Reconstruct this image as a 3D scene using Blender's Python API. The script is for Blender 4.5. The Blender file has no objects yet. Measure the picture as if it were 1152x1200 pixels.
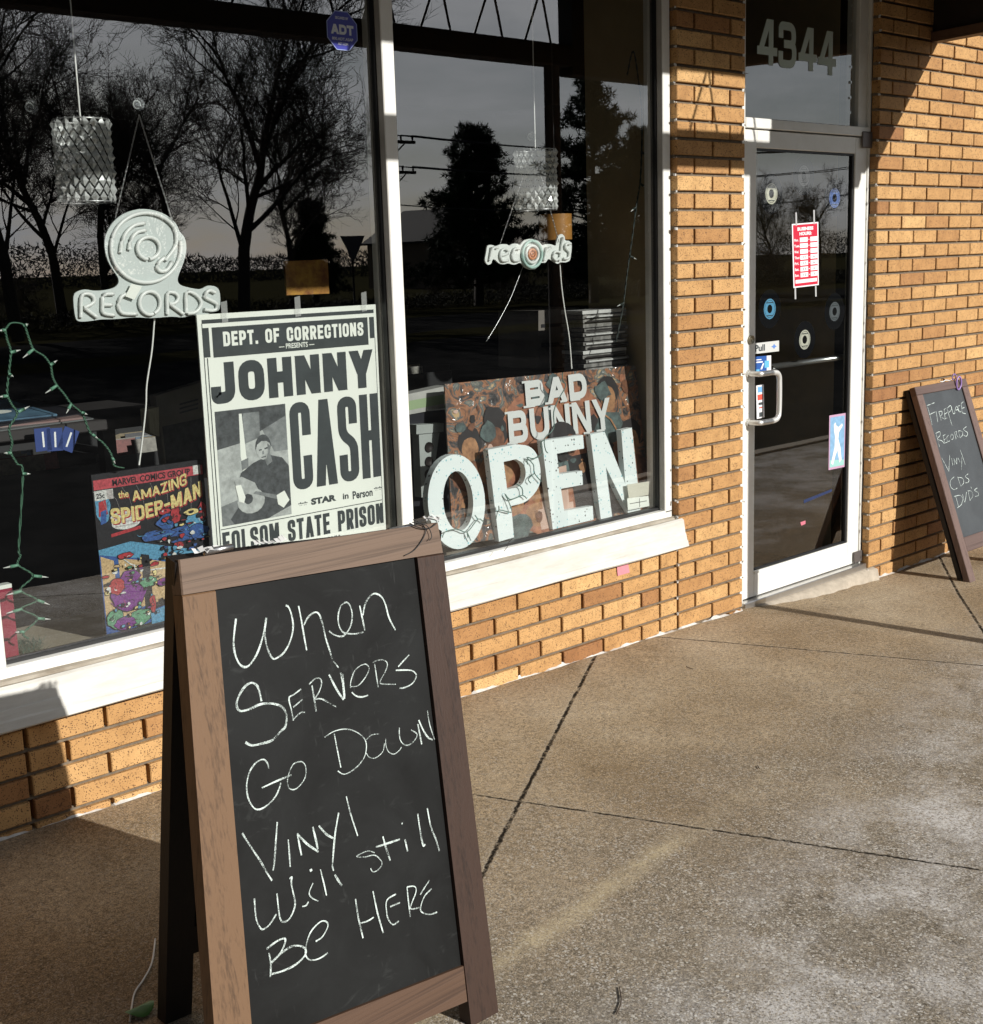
import bpy, math, random
from mathutils import Vector, Matrix
V = Vector
rnd = random.Random(7)
scene = bpy.context.scene
COL = scene.collection

# ------------------------------------------------------------------ camera
CAM = V((-3.10771, -3.42359, 1.58394)); F_PX = 1543.264
YAW, PITCH, ROLL = 0.75602, 0.18982, -0.03116
_f = V((math.sin(YAW)*math.cos(PITCH), math.cos(YAW)*math.cos(PITCH), -math.sin(PITCH)))
_r0 = V((math.cos(YAW), -math.sin(YAW), 0)); _u0 = _r0.cross(_f)
_r = _r0*math.cos(ROLL) + _u0*math.sin(ROLL); _u = _u0*math.cos(ROLL) - _r0*math.sin(ROLL)
cd = bpy.data.cameras.new('camera'); cam = bpy.data.objects.new('camera', cd); COL.objects.link(cam)
cam.matrix_world = Matrix(((_r.x, _u.x, -_f.x, CAM.x), (_r.y, _u.y, -_f.y, CAM.y), (_r.z, _u.z, -_f.z, CAM.z), (0, 0, 0, 1)))
cd.sensor_fit = 'HORIZONTAL'; cd.sensor_width = 36; cd.lens = 36*F_PX/1152
cd.clip_start = .02; cd.clip_end = 2000
scene.camera = cam

# ------------------------------------------------------------------ light
SUN_D = V((-.20, 1, -.44)).normalized()          # direction the light travels
sd = bpy.data.lights.new('sun', 'SUN'); sun = bpy.data.objects.new('sun', sd); COL.objects.link(sun)
sun.rotation_euler = (-SUN_D).to_track_quat('Z', 'Y').to_euler()
sun.location = (4, -18, 10)
sd.energy = 5.0; sd.angle = math.radians(.53); sd.color = (1, .975, .935)
SUN_ELEV = math.asin(-SUN_D.z); SUN_AZ = math.atan2(-SUN_D.x, -SUN_D.y)
world = bpy.data.worlds.new('World'); scene.world = world; world.use_nodes = True
wt = world.node_tree; wn = wt.nodes; wl = wt.links
for n in list(wn): wn.remove(n)
wo = wn.new('ShaderNodeOutputWorld'); bg = wn.new('ShaderNodeBackground'); sky = wn.new('ShaderNodeTexSky')
sky.sky_type = 'NISHITA'; sky.sun_disc = False; sky.sun_elevation = SUN_ELEV; sky.sun_rotation = SUN_AZ
sky.air_density = 1.0; sky.dust_density = .6
wtc = wn.new('ShaderNodeTexCoord'); wmp = wn.new('ShaderNodeMapping'); wmp.inputs['Scale'].default_value = (1.2, 1.2, 5)
wno = wn.new('ShaderNodeTexNoise'); wno.inputs['Scale'].default_value = 2.2; wno.inputs['Detail'].default_value = 7; wno.inputs['Roughness'].default_value = .6
wcr = wn.new('ShaderNodeValToRGB'); wcr.color_ramp.elements[0].position = .30; wcr.color_ramp.elements[1].position = .66
wmx = wn.new('ShaderNodeMix'); wmx.data_type = 'RGBA'
wl.new(wtc.outputs['Generated'], wmp.inputs['Vector']); wl.new(wmp.outputs['Vector'], wno.inputs['Vector'])
wl.new(wno.outputs['Fac'], wcr.inputs['Fac']); wl.new(wcr.outputs['Color'], wmx.inputs[0])
wl.new(sky.outputs['Color'], wmx.inputs[6])
wdt = wn.new('ShaderNodeVectorMath'); wdt.operation = 'DOT_PRODUCT'; wl.new(wtc.outputs['Generated'], wdt.inputs[0]); wdt.inputs[1].default_value = tuple(V((.56, -.80, .30)).normalized())      # added sky glow, shaped to brighten what the panes mirror
wmr = wn.new('ShaderNodeMapRange'); wmr.interpolation_type = 'SMOOTHSTEP'; wmr.inputs['From Min'].default_value = .50; wmr.inputs['From Max'].default_value = .95; wl.new(wdt.outputs['Value'], wmr.inputs['Value'])
wcl = wn.new('ShaderNodeMix'); wcl.data_type = 'RGBA'; wl.new(wmr.outputs[0], wcl.inputs[0]); wcl.inputs[6].default_value = (1.1, 1.25, 1.6, 1); wcl.inputs[7].default_value = (16.5, 16.9, 17.6, 1)
wl.new(wcl.outputs[2], wmx.inputs[7])
wl.new(wmx.outputs[2], bg.inputs['Color']); bg.inputs['Strength'].default_value = .055
wl.new(bg.outputs[0], wo.inputs['Surface'])
scene.view_settings.view_transform = 'Standard'; scene.view_settings.look = 'None'
scene.view_settings.exposure = 0.08; scene.view_settings.gamma = 1.0

# ------------------------------------------------------------------ pixel helpers (photo pixels -> points on real planes)
def ray(x, y): return _f + _r*((x-576)/F_PX) - _u*((y-600)/F_PX)
def PY(x, y, Y):                                     # on the plane y = Y (parallel to the shop front)
    d = ray(x, y); return CAM + d*((Y-CAM.y)/d.y)
def PZ(x, y, Z): 
    d = ray(x, y); return CAM + d*((Z-CAM.z)/d.z)
def PP(x, y, o, n):
    d = ray(x, y); return CAM + d*((V(o)-CAM).dot(n)/d.dot(n))
GP = [(-9, .10), (-3, .075), (-1.65, .05), (-.6, .033), (0, .02), (1.2, 0), (1.7, -.015), (2.05, -.042), (2.8, -.085), (3.6, -.08), (12, -.08)]
def gz(x, y):
    z = GP[-1][1]
    for (a, b), (c, d) in zip(GP, GP[1:]):
        if x <= c:
            t = max(0, (x-a)/(c-a)); z = b + (d-b)*t; break
    return z + .012*max(y, -4.4)
def PG(x, y):
    p = PZ(x, y, 0)
    for _ in range(6): p = PZ(x, y, gz(p.x, p.y))
    return p
YG = .07                                              # glass plane
def refl(x, y, dist):                                 # real point seen mirrored in the glass at pixel x, y
    p = PY(x, y, 2*YG+dist); return V((p.x, -dist, p.z))

# ------------------------------------------------------------------ mesh building
def frame(o, ux, uy, uz=None):
    o = V(o); ux = V(ux).normalized(); uy = V(uy).normalized(); uz = ux.cross(uy) if uz is None else V(uz)
    return lambda a, b, c=0.0: o + ux*a + uy*b + uz*c
WORLD = lambda a, b, c=0.0: V((a, b, c))
class MB:
    def __init__(s): s.v = []; s.f = []; s.m = []; s.sm = []; s.t = []
    def add(s, vs, fs, m=0, sm=False, t=0.0):
        n = len(s.v); s.v += [tuple(p) for p in vs]
        for f in fs: s.f.append(tuple(i+n for i in f)); s.m.append(m); s.sm.append(sm); s.t.append(t)
    def poly(s, pts, m=0): s.add(pts, [tuple(range(len(pts)))], m)
    def box(s, fr, a0, a1, b0, b1, c0, c1, m=0, bev=0.0, t=0.0):
        if bev <= 0:
            vs = [fr(a, b, c) for c in (c0, c1) for b in (b0, b1) for a in (a0, a1)]
            s.add(vs, [(0, 2, 3, 1), (4, 5, 7, 6), (0, 1, 5, 4), (2, 6, 7, 3), (0, 4, 6, 2), (1, 3, 7, 5)], m, False, t); return
        e = bev; vs = []
        def ring(c, i): return [fr(a0+i, b0+i, c), fr(a1-i, b0+i, c), fr(a1-i, b1-i, c), fr(a0+i, b1-i, c)]
        vs = ring(c0, e) + ring(c0+e, 0) + ring(c1-e, 0) + ring(c1, e)
        # chamfer the vertical corners too
        fs = [(3, 2, 1, 0), (12, 13, 14, 15)]
        for k in range(3):
            for i in range(4):
                j = (i+1) % 4; fs.append((k*4+i, k*4+j, k*4+4+j, k*4+4+i))
        s.add(vs, fs, m, False, t)
    def prism(s, pts, dv, m=0, cap=True):
        n = len(pts); dv = V(dv); vs = [V(p) for p in pts] + [V(p)+dv for p in pts]
        fs = [(i, (i+1) % n, n+(i+1) % n, n+i) for i in range(n)]
        if cap: fs += [tuple(range(n))[::-1], tuple(range(n, 2*n))]
        s.add(vs, fs, m)
    def tube(s, path, r, m=0, n=6, closed=False, cap=True, r2=None):
        P = [V(p) for p in path]; vs = []; fs = []; k = len(P)
        up = V((.13, .21, .97))
        for i, p in enumerate(P):
            a = P[i-1] if (i > 0 or closed) else P[i]; b = P[(i+1) % k] if (i < k-1 or closed) else P[i]
            d = (b-a); d = d.normalized() if d.length > 1e-9 else V((0, 0, 1))
            if abs(d.dot(up)) > .95: up = V((.9, .3, .1))
            x = d.cross(up).normalized(); y = d.cross(x)
            rr = r if r2 is None else r + (r2-r)*i/(k-1)
            for j in range(n):
                t = 2*math.pi*j/n; vs.append(p + x*(math.cos(t)*rr) + y*(math.sin(t)*rr))
        for i in range(k if closed else k-1):
            for j in range(n):
                q = (i+1) % k; fs.append((i*n+j, i*n+(j+1) % n, q*n+(j+1) % n, q*n+j))
        if cap and not closed: fs += [tuple(range(n)), tuple(range((k-1)*n, k*n))[::-1]]
        s.add(vs, fs, m, True)
    def disc(s, fr, x, y, rx, ry, w, m=0, n=28, ri=0.0):
        A = [(math.cos(2*math.pi*i/n), math.sin(2*math.pi*i/n)) for i in range(n)]
        if ri <= 0: s.poly([fr(x+a*rx, y+b*ry, w) for a, b in A], m)
        else:
            vs = [fr(x+a*rx, y+b*ry, w) for a, b in A] + [fr(x+a*rx*ri, y+b*ry*ri, w) for a, b in A]
            s.add(vs, [(i, (i+1) % n, n+(i+1) % n, n+i) for i in range(n)], m)
    def ribbon(s, fr, pts, wd, w, m=0, closed=False, ext=0.0, taper=False):
        """flat mitred ribbon along a 2-D polyline"""
        P = [V((a, b)) for a, b in pts]
        Q = [P[0]]
        for p in P[1:]:
            if (p-Q[-1]).length > 1e-6: Q.append(p)
        P = Q; k = len(P)
        if closed and (P[0]-P[-1]).length < 1e-6: P.pop(); k -= 1
        if k < 2: return
        if ext and not closed:
            P[0] = P[0] + (P[0]-P[1]).normalized()*ext; P[-1] = P[-1] + (P[-1]-P[-2]).normalized()*ext
        vs = []; h = wd/2
        for i, p in enumerate(P):
            d1 = (p-P[i-1]).normalized() if (i > 0 or closed) else None
            d2 = (P[(i+1) % k]-p).normalized() if (i < k-1 or closed) else None
            d1 = d1 or d2; d2 = d2 or d1
            n1 = V((-d1.y, d1.x)); n2 = V((-d2.y, d2.x)); nn = n1+n2
            if nn.length < .3: nn = n1
            nn = nn.normalized(); c = max(.35, nn.dot(n1)); hh = h/c
            if taper: hh *= .92 + .14*math.sin(i*.55+k)
            vs += [fr(p.x+nn.x*hh, p.y+nn.y*hh, w), fr(p.x-nn.x*hh, p.y-nn.y*hh, w)]
        fs = []
        for i in range(k if closed else k-1):
            j = (i+1) % k; fs.append((2*i, 2*i+1, 2*j+1, 2*j))
        s.add(vs, fs, m)
    def build(s, name, mats, parent=None, loc=None):
        me = bpy.data.meshes.new(name)
        xs = [p[0] for p in s.v]; ys = [p[1] for p in s.v]; zs = [p[2] for p in s.v]
        o = V(loc) if loc is not None else V(((min(xs)+max(xs))/2, (min(ys)+max(ys))/2, min(zs)))
        me.from_pydata([(p[0]-o.x, p[1]-o.y, p[2]-o.z) for p in s.v], [], s.f)
        if not isinstance(mats, (list, tuple)): mats = [mats]
        for m in mats: me.materials.append(m)
        me.polygons.foreach_set('material_index', s.m); me.polygons.foreach_set('use_smooth', s.sm)
        if any(s.t):
            at = me.attributes.new('tone', 'FLOAT', 'FACE'); at.data.foreach_set('value', s.t)
        me.update()
        ob = bpy.data.objects.new(name, me); COL.objects.link(ob)
        if parent is not None:
            ob.parent = parent; q = parent; off = V((0, 0, 0))
            while q is not None: off += q.location; q = q.parent
            ob.location = o-off
        else: ob.location = o
        return ob
def tag(o, label, cat, group=None, kind=None):
    if label: o['label'] = label
    if cat: o['category'] = cat
    if group: o['group'] = group
    if kind: o['kind'] = kind
    return o
def empty(name, loc, label, cat, group=None):
    o = bpy.data.objects.new(name, None); o.empty_display_size = .1; COL.objects.link(o); o.location = V(loc)
    return tag(o, label, cat, group)
def copy_tree(o, delta, parent=None):
    c = o.copy(); COL.objects.link(c); c.parent = parent
    if parent is None: c.location = o.location + V(delta)
    for ch in list(o.children): copy_tree(ch, delta, c)
    return c
def struct(o): o['kind'] = 'structure'; return o
def spline(pts, n=5, closed=False):
    """Catmull-Rom through tuples"""
    P = [V(p) for p in pts]; k = len(P); out = []
    for i in range(k if closed else k-1):
        a = P[i-1] if (i > 0 or closed) else P[0]; b = P[i]; c = P[(i+1) % k]; d = P[(i+2) % k] if (i+2 < k or closed) else P[-1]
        for j in range(n):
            t = j/n; out.append(.5*((2*b) + (c-a)*t + (2*a-5*b+4*c-d)*t*t + (3*b-a-3*c+d)*t**3))
    if not closed: out.append(P[-1])
    return out
def small_text(body, bold=0.0, cache={}):
    """outline of a line of built-in lettering as flat triangles/polys, width and height returned"""
    key = (body, bold)
    if key in cache: return cache[key]
    cu = bpy.data.curves.new('t', 'FONT'); cu.body = body; cu.offset = bold; cu.resolution_u = 3
    ob = bpy.data.objects.new('t', cu); COL.objects.link(ob)
    dg = bpy.context.evaluated_depsgraph_get(); me = bpy.data.meshes.new_from_object(ob.evaluated_get(dg))
    vs = [tuple(v.co) for v in me.vertices]; fs = [tuple(p.vertices) for p in me.polygons]
    bpy.data.objects.remove(ob); bpy.data.curves.remove(cu); bpy.data.meshes.remove(me)
    x0 = min(v[0] for v in vs); x1 = max(v[0] for v in vs); y0 = min(v[1] for v in vs); y1 = max(v[1] for v in vs)
    cache[key] = ([((v[0]-x0)/(x1-x0), (v[1]-y0)/(y1-y0)) for v in vs], fs); return cache[key]
def put_text(mb, body, fn, w, m, bold=0.0):
    """fn(u, v, w): places unit text box"""
    vs, fs = small_text(body, bold); mb.add([fn(a, b, w) for a, b in vs], fs, m)
def rect_fn(fr, x0, y0, x1, y1, dy=0.0, arc=0.0):
    return lambda u, v, w: fr(x0+(x1-x0)*u, y0+(y1-y0)*v + dy*u + arc*(u*(1-u)*4), w)

# block capitals as strokes on a unit box: (width, [(closed, corner radius, points)])
def R_(pts, rad, closed=False):
    """round the corners of a polyline given in final units"""
    P = [V(p) for p in pts]; k = len(P); out = []
    for i, p in enumerate(P):
        if not closed and i in (0, k-1): out.append(p); continue
        a = P[i-1]; b = P[(i+1) % k]; da = (a-p); db = (b-p); r = min(rad[i] if isinstance(rad, list) else rad, da.length*.5, db.length*.5)
        if r < 1e-6: out.append(p); continue
        p0 = p + da.normalized()*r; p1 = p + db.normalized()*r
        for j in range(6):
            t = j/5; out.append(p0*(1-t)**2 + p*(2*t*(1-t)) + p1*t*t)
    return [(q.x, q.y) for q in out]
r4 = lambda a, b, c, d: (a, b, c, d)
GL = {   # kind 0 open stroke, 1 closed stroke, 2 diagonal bar cut level at both ends
 'A': (1.05, [(2, 0, [(0, 0), (.5, 1)]), (2, 0, [(1, 0), (.5, 1)]), (0, 0, [(.26, .27), (.74, .27)])]),
 'B': (.95, [(1, (0, 0, .4, .3), [(0, .5), (0, 1), (.94, 1), (.94, .5)]), (1, (0, 0, .35, .4), [(0, 0), (0, .5), (1, .5), (1, 0)])]),
 'C': (.95, [(0, .45, [(1, .70), (1, 1), (0, 1), (0, 0), (1, 0), (1, .30)])]),
 'D': (.95, [(1, (0, 0, .55, .55), [(0, 0), (0, 1), (1, 1), (1, 0)])]),
 'E': (.8, [(0, 0, [(1, 1), (0, 1), (0, 0), (1, 0)]), (0, 0, [(0, .51), (.85, .51)])]),
 'F': (.78, [(0, 0, [(1, 1), (0, 1), (0, 0)]), (0, 0, [(0, .5), (.85, .5)])]),
 'G': (.95, [(0, .45, [(1, .74), (1, 1), (0, 1), (0, 0), (1, 0), (1, .45), (.55, .45)])]),
 'H': (.95, [(0, 0, [(0, 0), (0, 1)]), (0, 0, [(1, 0), (1, 1)]), (0, 0, [(0, .51), (1, .51)])]),
 'I': (.0, [(0, 0, [(0, 0), (0, 1)])]),
 'J': (.85, [(0, .5, [(1, 1), (1, 0), (0, 0), (0, .2)])]),
 'L': (.75, [(0, 0, [(0, 1), (0, 0), (1, 0)])]),
 'M': (1.35, [(0, 0, [(0, 0), (0, 1)]), (0, 0, [(1, 0), (1, 1)]), (2, 0, [(.5, .1), (.02, 1)]), (2, 0, [(.5, .1), (.98, 1)])]),
 'N': (1, [(0, 0, [(0, 0), (0, 1)]), (0, 0, [(1, 0), (1, 1)]), (2, 0, [(1, 0), (0, 1)])]),
 'O': (1, [(1, .5, [(0, 0), (0, 1), (1, 1), (1, 0)])]),
 'P': (.95, [(1, (0, 0, .4, .4), [(0, .42), (0, 1), (1, 1), (1, .42)]), (0, 0, [(0, 0), (0, .45)])]),
 'R': (.95, [(1, (0, 0, .4, .4), [(0, .46), (0, 1), (1, 1), (1, .46)]), (0, 0, [(0, 0), (0, .5)]), (2, 0, [(1, 0), (.55, .46)])]),
 'S': (.95, [(0, .45, [(1, .77), (1, 1), (0, 1), (0, .56), (1, .44), (1, 0), (0, 0), (0, .23)])]),
 'T': (.85, [(0, 0, [(.5, 0), (.5, 1)]), (0, 0, [(0, 1), (1, 1)])]),
 'U': (1, [(0, .5, [(0, 1), (0, 0), (1, 0), (1, 1)])]),
 'Y': (1.05, [(2, 0, [(.5, .38), (0, 1)]), (2, 0, [(.5, .38), (1, 1)]), (0, 0, [(.5, 0), (.5, .45)])]),
 'V': (1.05, [(2, 0, [(.5, 0), (0, 1)]), (2, 0, [(.5, 0), (1, 1)])]),
 'Z': (.9, [(0, 0, [(0, 1), (1, 1)]), (0, 0, [(0, 0), (1, 0)]), (2, 0, [(.05, 0), (.95, 1)])]),
 '4': (1, [(0, 0, [(.74, 0), (.74, 1)]), (2, 0, [(0, .22), (.62, 1)]), (0, 0, [(0, .26), (1, .26)])]),
 '3': (.95, [(0, .45, [(0, .78), (0, 1), (.95, 1), (.95, .53), (.4, .53)]), (0, .45, [(.4, .53), (1, .53), (1, 0), (0, 0), (0, .22)])]),
 '.': (.0, [(0, 0, [(0, 0), (0, .02)])]), '-': (.5, [(0, 0, [(0, .5), (1, .5)])]), ' ': (.5, []),
}
def block(mb, body, fn, wd, hd, th, m, w, gap=.32):
    """block capitals filling fn's unit box; wd, hd real size, th stroke thickness"""
    adv = [GL[c][0] for c in body]; n = len(body)
    # letter width unit so that everything fits
    free = wd - n*th - (n-1)*gap*th*1.0; unit = free/sum(adv)
    x = 0.0; k = 0
    for c, a in zip(body, adv):
        lw = a*unit
        for closed, rad, pts in GL[c][1]:
            g = lambda a_, b_, c_: fn(a_/wd, b_/hd, c_)
            if closed == 2:
                (xa, ya), (xb, yb) = [(x+th/2+p[0]*lw, p[1]*hd) for p in pts]; hw = th*.54
                mb.add([g(xa-hw, ya, w+.00004*k), g(xa+hw, ya, w+.00004*k), g(xb+hw, yb, w+.00004*k), g(xb-hw, yb, w+.00004*k)], [(0, 1, 2, 3)], m); k += 1; continue
            P = [(x+th/2+p[0]*lw, th/2+p[1]*(hd-th)) for p in pts]
            if rad: P = R_(P, [q*max(lw, th)*1.1 + (th*.25 if q else 0) for q in rad] if isinstance(rad, tuple) else rad*max(lw, th)*1.1 + th*.25, closed)
            mb.ribbon(g, P, th, w + .00004*k, m, bool(closed), 0 if closed else th/2); k += 1
        x += lw + th + gap*th

# ------------------------------------------------------------------ materials
def nodes(mat):
    mat.use_nodes = True; t = mat.node_tree; b = t.nodes.get('Principled BSDF'); return t, t.nodes, t.links, b
def setb(b, **k):
    for n, v in k.items():
        n = n.replace('_', ' ')
        if n in b.inputs: b.inputs[n].default_value = v
def Mt(name, col, rough=.55, metal=0.0, spec=.5, var=0.0, vs=20.0, bump=0.0, bs=200.0, coat=0.0, stretch=(1, 1, 1), col2=None):
    m = bpy.data.materials.new(name); t, n, l, b = nodes(m)
    setb(b, Base_Color=(*col, 1), Roughness=rough, Metallic=metal, Specular_IOR_Level=spec, Coat_Weight=coat)
    geo = n.new('ShaderNodeNewGeometry')
    mp = n.new('ShaderNodeMapping'); mp.inputs['Scale'].default_value = stretch; l.new(geo.outputs['Position'], mp.inputs['Vector'])
    if var > 0 or col2:
        no = n.new('ShaderNodeTexNoise'); no.inputs['Scale'].default_value = vs; no.inputs['Detail'].default_value = 6; no.inputs['Roughness'].default_value = .65
        l.new(mp.outputs[0], no.inputs['Vector'])
        r = n.new('ShaderNodeValToRGB'); r.color_ramp.elements[0].position = .3; r.color_ramp.elements[1].position = .72
        c2 = col2 or tuple(c*(1-var) for c in col)
        r.color_ramp.elements[0].color = (*c2, 1); r.color_ramp.elements[1].color = (*col, 1)
        l.new(no.outputs['Fac'], r.inputs['Fac']); l.new(r.outputs['Color'], b.inputs['Base Color'])
    if bump > 0:
        nb = n.new('ShaderNodeTexNoise'); nb.inputs['Scale'].default_value = bs; nb.inputs['Detail'].default_value = 4
        l.new(mp.outputs[0], nb.inputs['Vector'])
        bp = n.new('ShaderNodeBump'); bp.inputs['Strength'].default_value = bump; bp.inputs['Distance'].default_value = .002
        l.new(nb.outputs['Fac'], bp.inputs['Height']); l.new(bp.outputs[0], b.inputs['Normal'])
    return m
def glass_mat(name, f0=.12, tint=(.88, .91, .9), rough=0.0):
    m = bpy.data.materials.new(name); t, n, l, b = nodes(m); n.remove(b)
    out = n['Material Output']
    g = n.new('ShaderNodeNewGeometry'); d = n.new('ShaderNodeVectorMath'); d.operation = 'DOT_PRODUCT'
    l.new(g.outputs['Normal'], d.inputs[0]); l.new(g.outputs['Incoming'], d.inputs[1])
    a = n.new('ShaderNodeMath'); a.operation = 'ABSOLUTE'; l.new(d.outputs['Value'], a.inputs[0])
    s = n.new('ShaderNodeMath'); s.operation = 'SUBTRACT'; s.inputs[0].default_value = 1; l.new(a.outputs[0], s.inputs[1])
    p = n.new('ShaderNodeMath'); p.operation = 'POWER'; p.inputs[1].default_value = 5; l.new(s.outputs[0], p.inputs[0])
    k = n.new('ShaderNodeMath'); k.operation = 'MULTIPLY_ADD'; k.inputs[1].default_value = 1-f0; k.inputs[2].default_value = f0; l.new(p.outputs[0], k.inputs[0])
    tr = n.new('ShaderNodeBsdfTransparent'); tr.inputs[0].default_value = (*tint, 1)
    gl = n.new('ShaderNodeBsdfGlossy'); gl.inputs['Roughness'].default_value = rough; gl.inputs['Color'].default_value = (1, 1, 1, 1)
    mx = n.new('ShaderNodeMixShader'); l.new(k.outputs[0], mx.inputs[0]); l.new(tr.outputs[0], mx.inputs[1]); l.new(gl.outputs[0], mx.inputs[2])
    # faint waviness of the pane
    nb = n.new('ShaderNodeTexNoise'); nb.inputs['Scale'].default_value = 2.0; l.new(g.outputs['Position'], nb.inputs['Vector'])
    bp = n.new('ShaderNodeBump'); bp.inputs['Strength'].default_value = .02; bp.inputs['Distance'].default_value = .01
    l.new(nb.outputs['Fac'], bp.inputs['Height']); l.new(bp.outputs[0], gl.inputs['Normal'])
    l.new(mx.outputs[0], out.inputs['Surface']); return m
def brick_mat():
    m = bpy.data.materials.new('tan_brick'); t, n, l, b = nodes(m)
    geo = n.new('ShaderNodeNewGeometry'); at = n.new('ShaderNodeAttribute'); at.attribute_name = 'tone'
    r = n.new('ShaderNodeValToRGB'); cr = r.color_ramp
    cr.elements[0].position = 0; cr.elements[0].color = (.31, .145, .058, 1)
    cr.elements[1].position = 1; cr.elements[1].color = (.62, .385, .165, 1)
    e = cr.elements.new(.25); e.color = (.42, .220, .084, 1)
    e = cr.elements.new(.5); e.color = (.485, .272, .105, 1); e = cr.elements.new(.85); e.color = (.54, .315, .128, 1)
    l.new(at.outputs['Fac'], r.inputs['Fac'])
    no = n.new('ShaderNodeTexNoise'); no.inputs['Scale'].default_value = 14; no.inputs['Detail'].default_value = 8; l.new(geo.outputs['Position'], no.inputs['Vector'])
    mx = n.new('ShaderNodeMix'); mx.data_type = 'RGBA'; mx.blend_type = 'MULTIPLY'; mx.inputs[0].default_value = .6
    rr = n.new('ShaderNodeValToRGB'); rr.color_ramp.elements[0].position = .3; rr.color_ramp.elements[0].color = (.72, .66, .6, 1); rr.color_ramp.elements[1].position = .6; rr.color_ramp.elements[1].color = (1.05, 1.04, 1.02, 1)
    l.new(no.outputs['Fac'], rr.inputs['Fac']); l.new(r.outputs['Color'], mx.inputs[6]); l.new(rr.outputs['Color'], mx.inputs[7])
    # iron specks
    vo = n.new('ShaderNodeTexVoronoi'); vo.inputs['Scale'].default_value = 190; l.new(geo.outputs['Position'], vo.inputs['Vector'])
    n2 = n.new('ShaderNodeTexNoise'); n2.inputs['Scale'].default_value = 55; n2.inputs['Detail'].default_value = 2; l.new(geo.outputs['Position'], n2.inputs['Vector'])
    ad = n.new('ShaderNodeMath'); ad.operation = 'MULTIPLY_ADD'; ad.inputs[1].default_value = -.75; l.new(n2.outputs['Fac'], ad.inputs[0]); l.new(vo.outputs['Distance'], ad.inputs[2])
    sp = n.new('ShaderNodeMapRange'); sp.inputs['From Min'].default_value = -.05; sp.inputs['From Max'].default_value = -.15; l.new(ad.outputs[0], sp.inputs['Value'])
    m2 = n.new('ShaderNodeMix'); m2.data_type = 'RGBA'; l.new(sp.outputs[0], m2.inputs[0]); l.new(mx.outputs[2], m2.inputs[6]); m2.inputs[7].default_value = (.10, .05, .025, 1)
    l.new(m2.outputs[2], b.inputs['Base Color']); setb(b, Roughness=.75, Specular_IOR_Level=.3)
    nb = n.new('ShaderNodeTexNoise'); nb.inputs['Scale'].default_value = 260; nb.inputs['Detail'].default_value = 5; l.new(geo.outputs['Position'], nb.inputs['Vector'])
    bp = n.new('ShaderNodeBump'); bp.inputs['Strength'].default_value = .35; bp.inputs['Distance'].default_value = .003
    l.new(nb.outputs['Fac'], bp.inputs['Height']); l.new(bp.outputs[0], b.inputs['Normal']); return m
def wood_mat(name, c0, c1, along, rough=.6, scale=1.0):
    """stained pine; along = 0 x, 1 y, 2 z"""
    m = bpy.data.materials.new(name); t, n, l, b = nodes(m)
    tc = n.new('ShaderNodeTexCoord'); mp = n.new('ShaderNodeMapping'); sc = [42*scale]*3; sc[along] = 1.1*scale; mp.inputs['Scale'].default_value = sc
    l.new(tc.outputs['Object'], mp.inputs['Vector'])
    no = n.new('ShaderNodeTexNoise'); no.inputs['Scale'].default_value = 1.0; no.inputs['Detail'].default_value = 8; no.inputs['Roughness'].default_value = .55; no.inputs['Distortion'].default_value = .2
    l.new(mp.outputs[0], no.inputs['Vector'])
    mp3 = n.new('ShaderNodeMapping'); s3 = [230*scale]*3; s3[along] = 2.4*scale; mp3.inputs['Scale'].default_value = s3; l.new(tc.outputs['Object'], mp3.inputs['Vector'])
    w = n.new('ShaderNodeTexNoise'); w.inputs['Scale'].default_value = 1.0; w.inputs['Detail'].default_value = 4; w.inputs['Roughness'].default_value = .55; w.inputs['Distortion'].default_value = .25
    l.new(mp3.outputs[0], w.inputs['Vector'])
    mxx = n.new('ShaderNodeMath'); mxx.operation = 'MULTIPLY_ADD'; mxx.inputs[1].default_value = 1.0; l.new(w.outputs['Fac'], mxx.inputs[0]); l.new(no.outputs['Fac'], mxx.inputs[2])
    r = n.new('ShaderNodeValToRGB'); r.color_ramp.elements[0].position = .62; r.color_ramp.elements[1].position = 1.34
    r.color_ramp.elements[0].color = (*c0, 1); r.color_ramp.elements[1].color = (*c1, 1); l.new(mxx.outputs[0], r.inputs['Fac'])
    # knots
    m2 = n.new('ShaderNodeMapping'); s2 = [5.5]*3; s2[along] = 3.0; m2.inputs['Scale'].default_value = s2; l.new(tc.outputs['Object'], m2.inputs['Vector'])
    vo = n.new('ShaderNodeTexVoronoi'); vo.inputs['Scale'].default_value = 1.15; l.new(m2.outputs[0], vo.inputs['Vector'])
    kr = n.new('ShaderNodeMapRange'); kr.inputs['From Min'].default_value = .075; kr.inputs['From Max'].default_value = .03; l.new(vo.outputs['Distance'], kr.inputs['Value'])
    mk = n.new('ShaderNodeMix'); mk.data_type = 'RGBA'; l.new(kr.outputs[0], mk.inputs[0]); l.new(r.outputs['Color'], mk.inputs[6]); mk.inputs[7].default_value = tuple(c*.4 for c in c0)+(1,)
    l.new(mk.outputs[2], b.inputs['Base Color']); setb(b, Roughness=rough, Specular_IOR_Level=.35)
    bp = n.new('ShaderNodeBump'); bp.inputs['Strength'].default_value = .25; bp.inputs['Distance'].default_value = .002
    l.new(mxx.outputs[0], bp.inputs['Height']); l.new(bp.outputs[0], b.inputs['Normal']); return m

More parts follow.
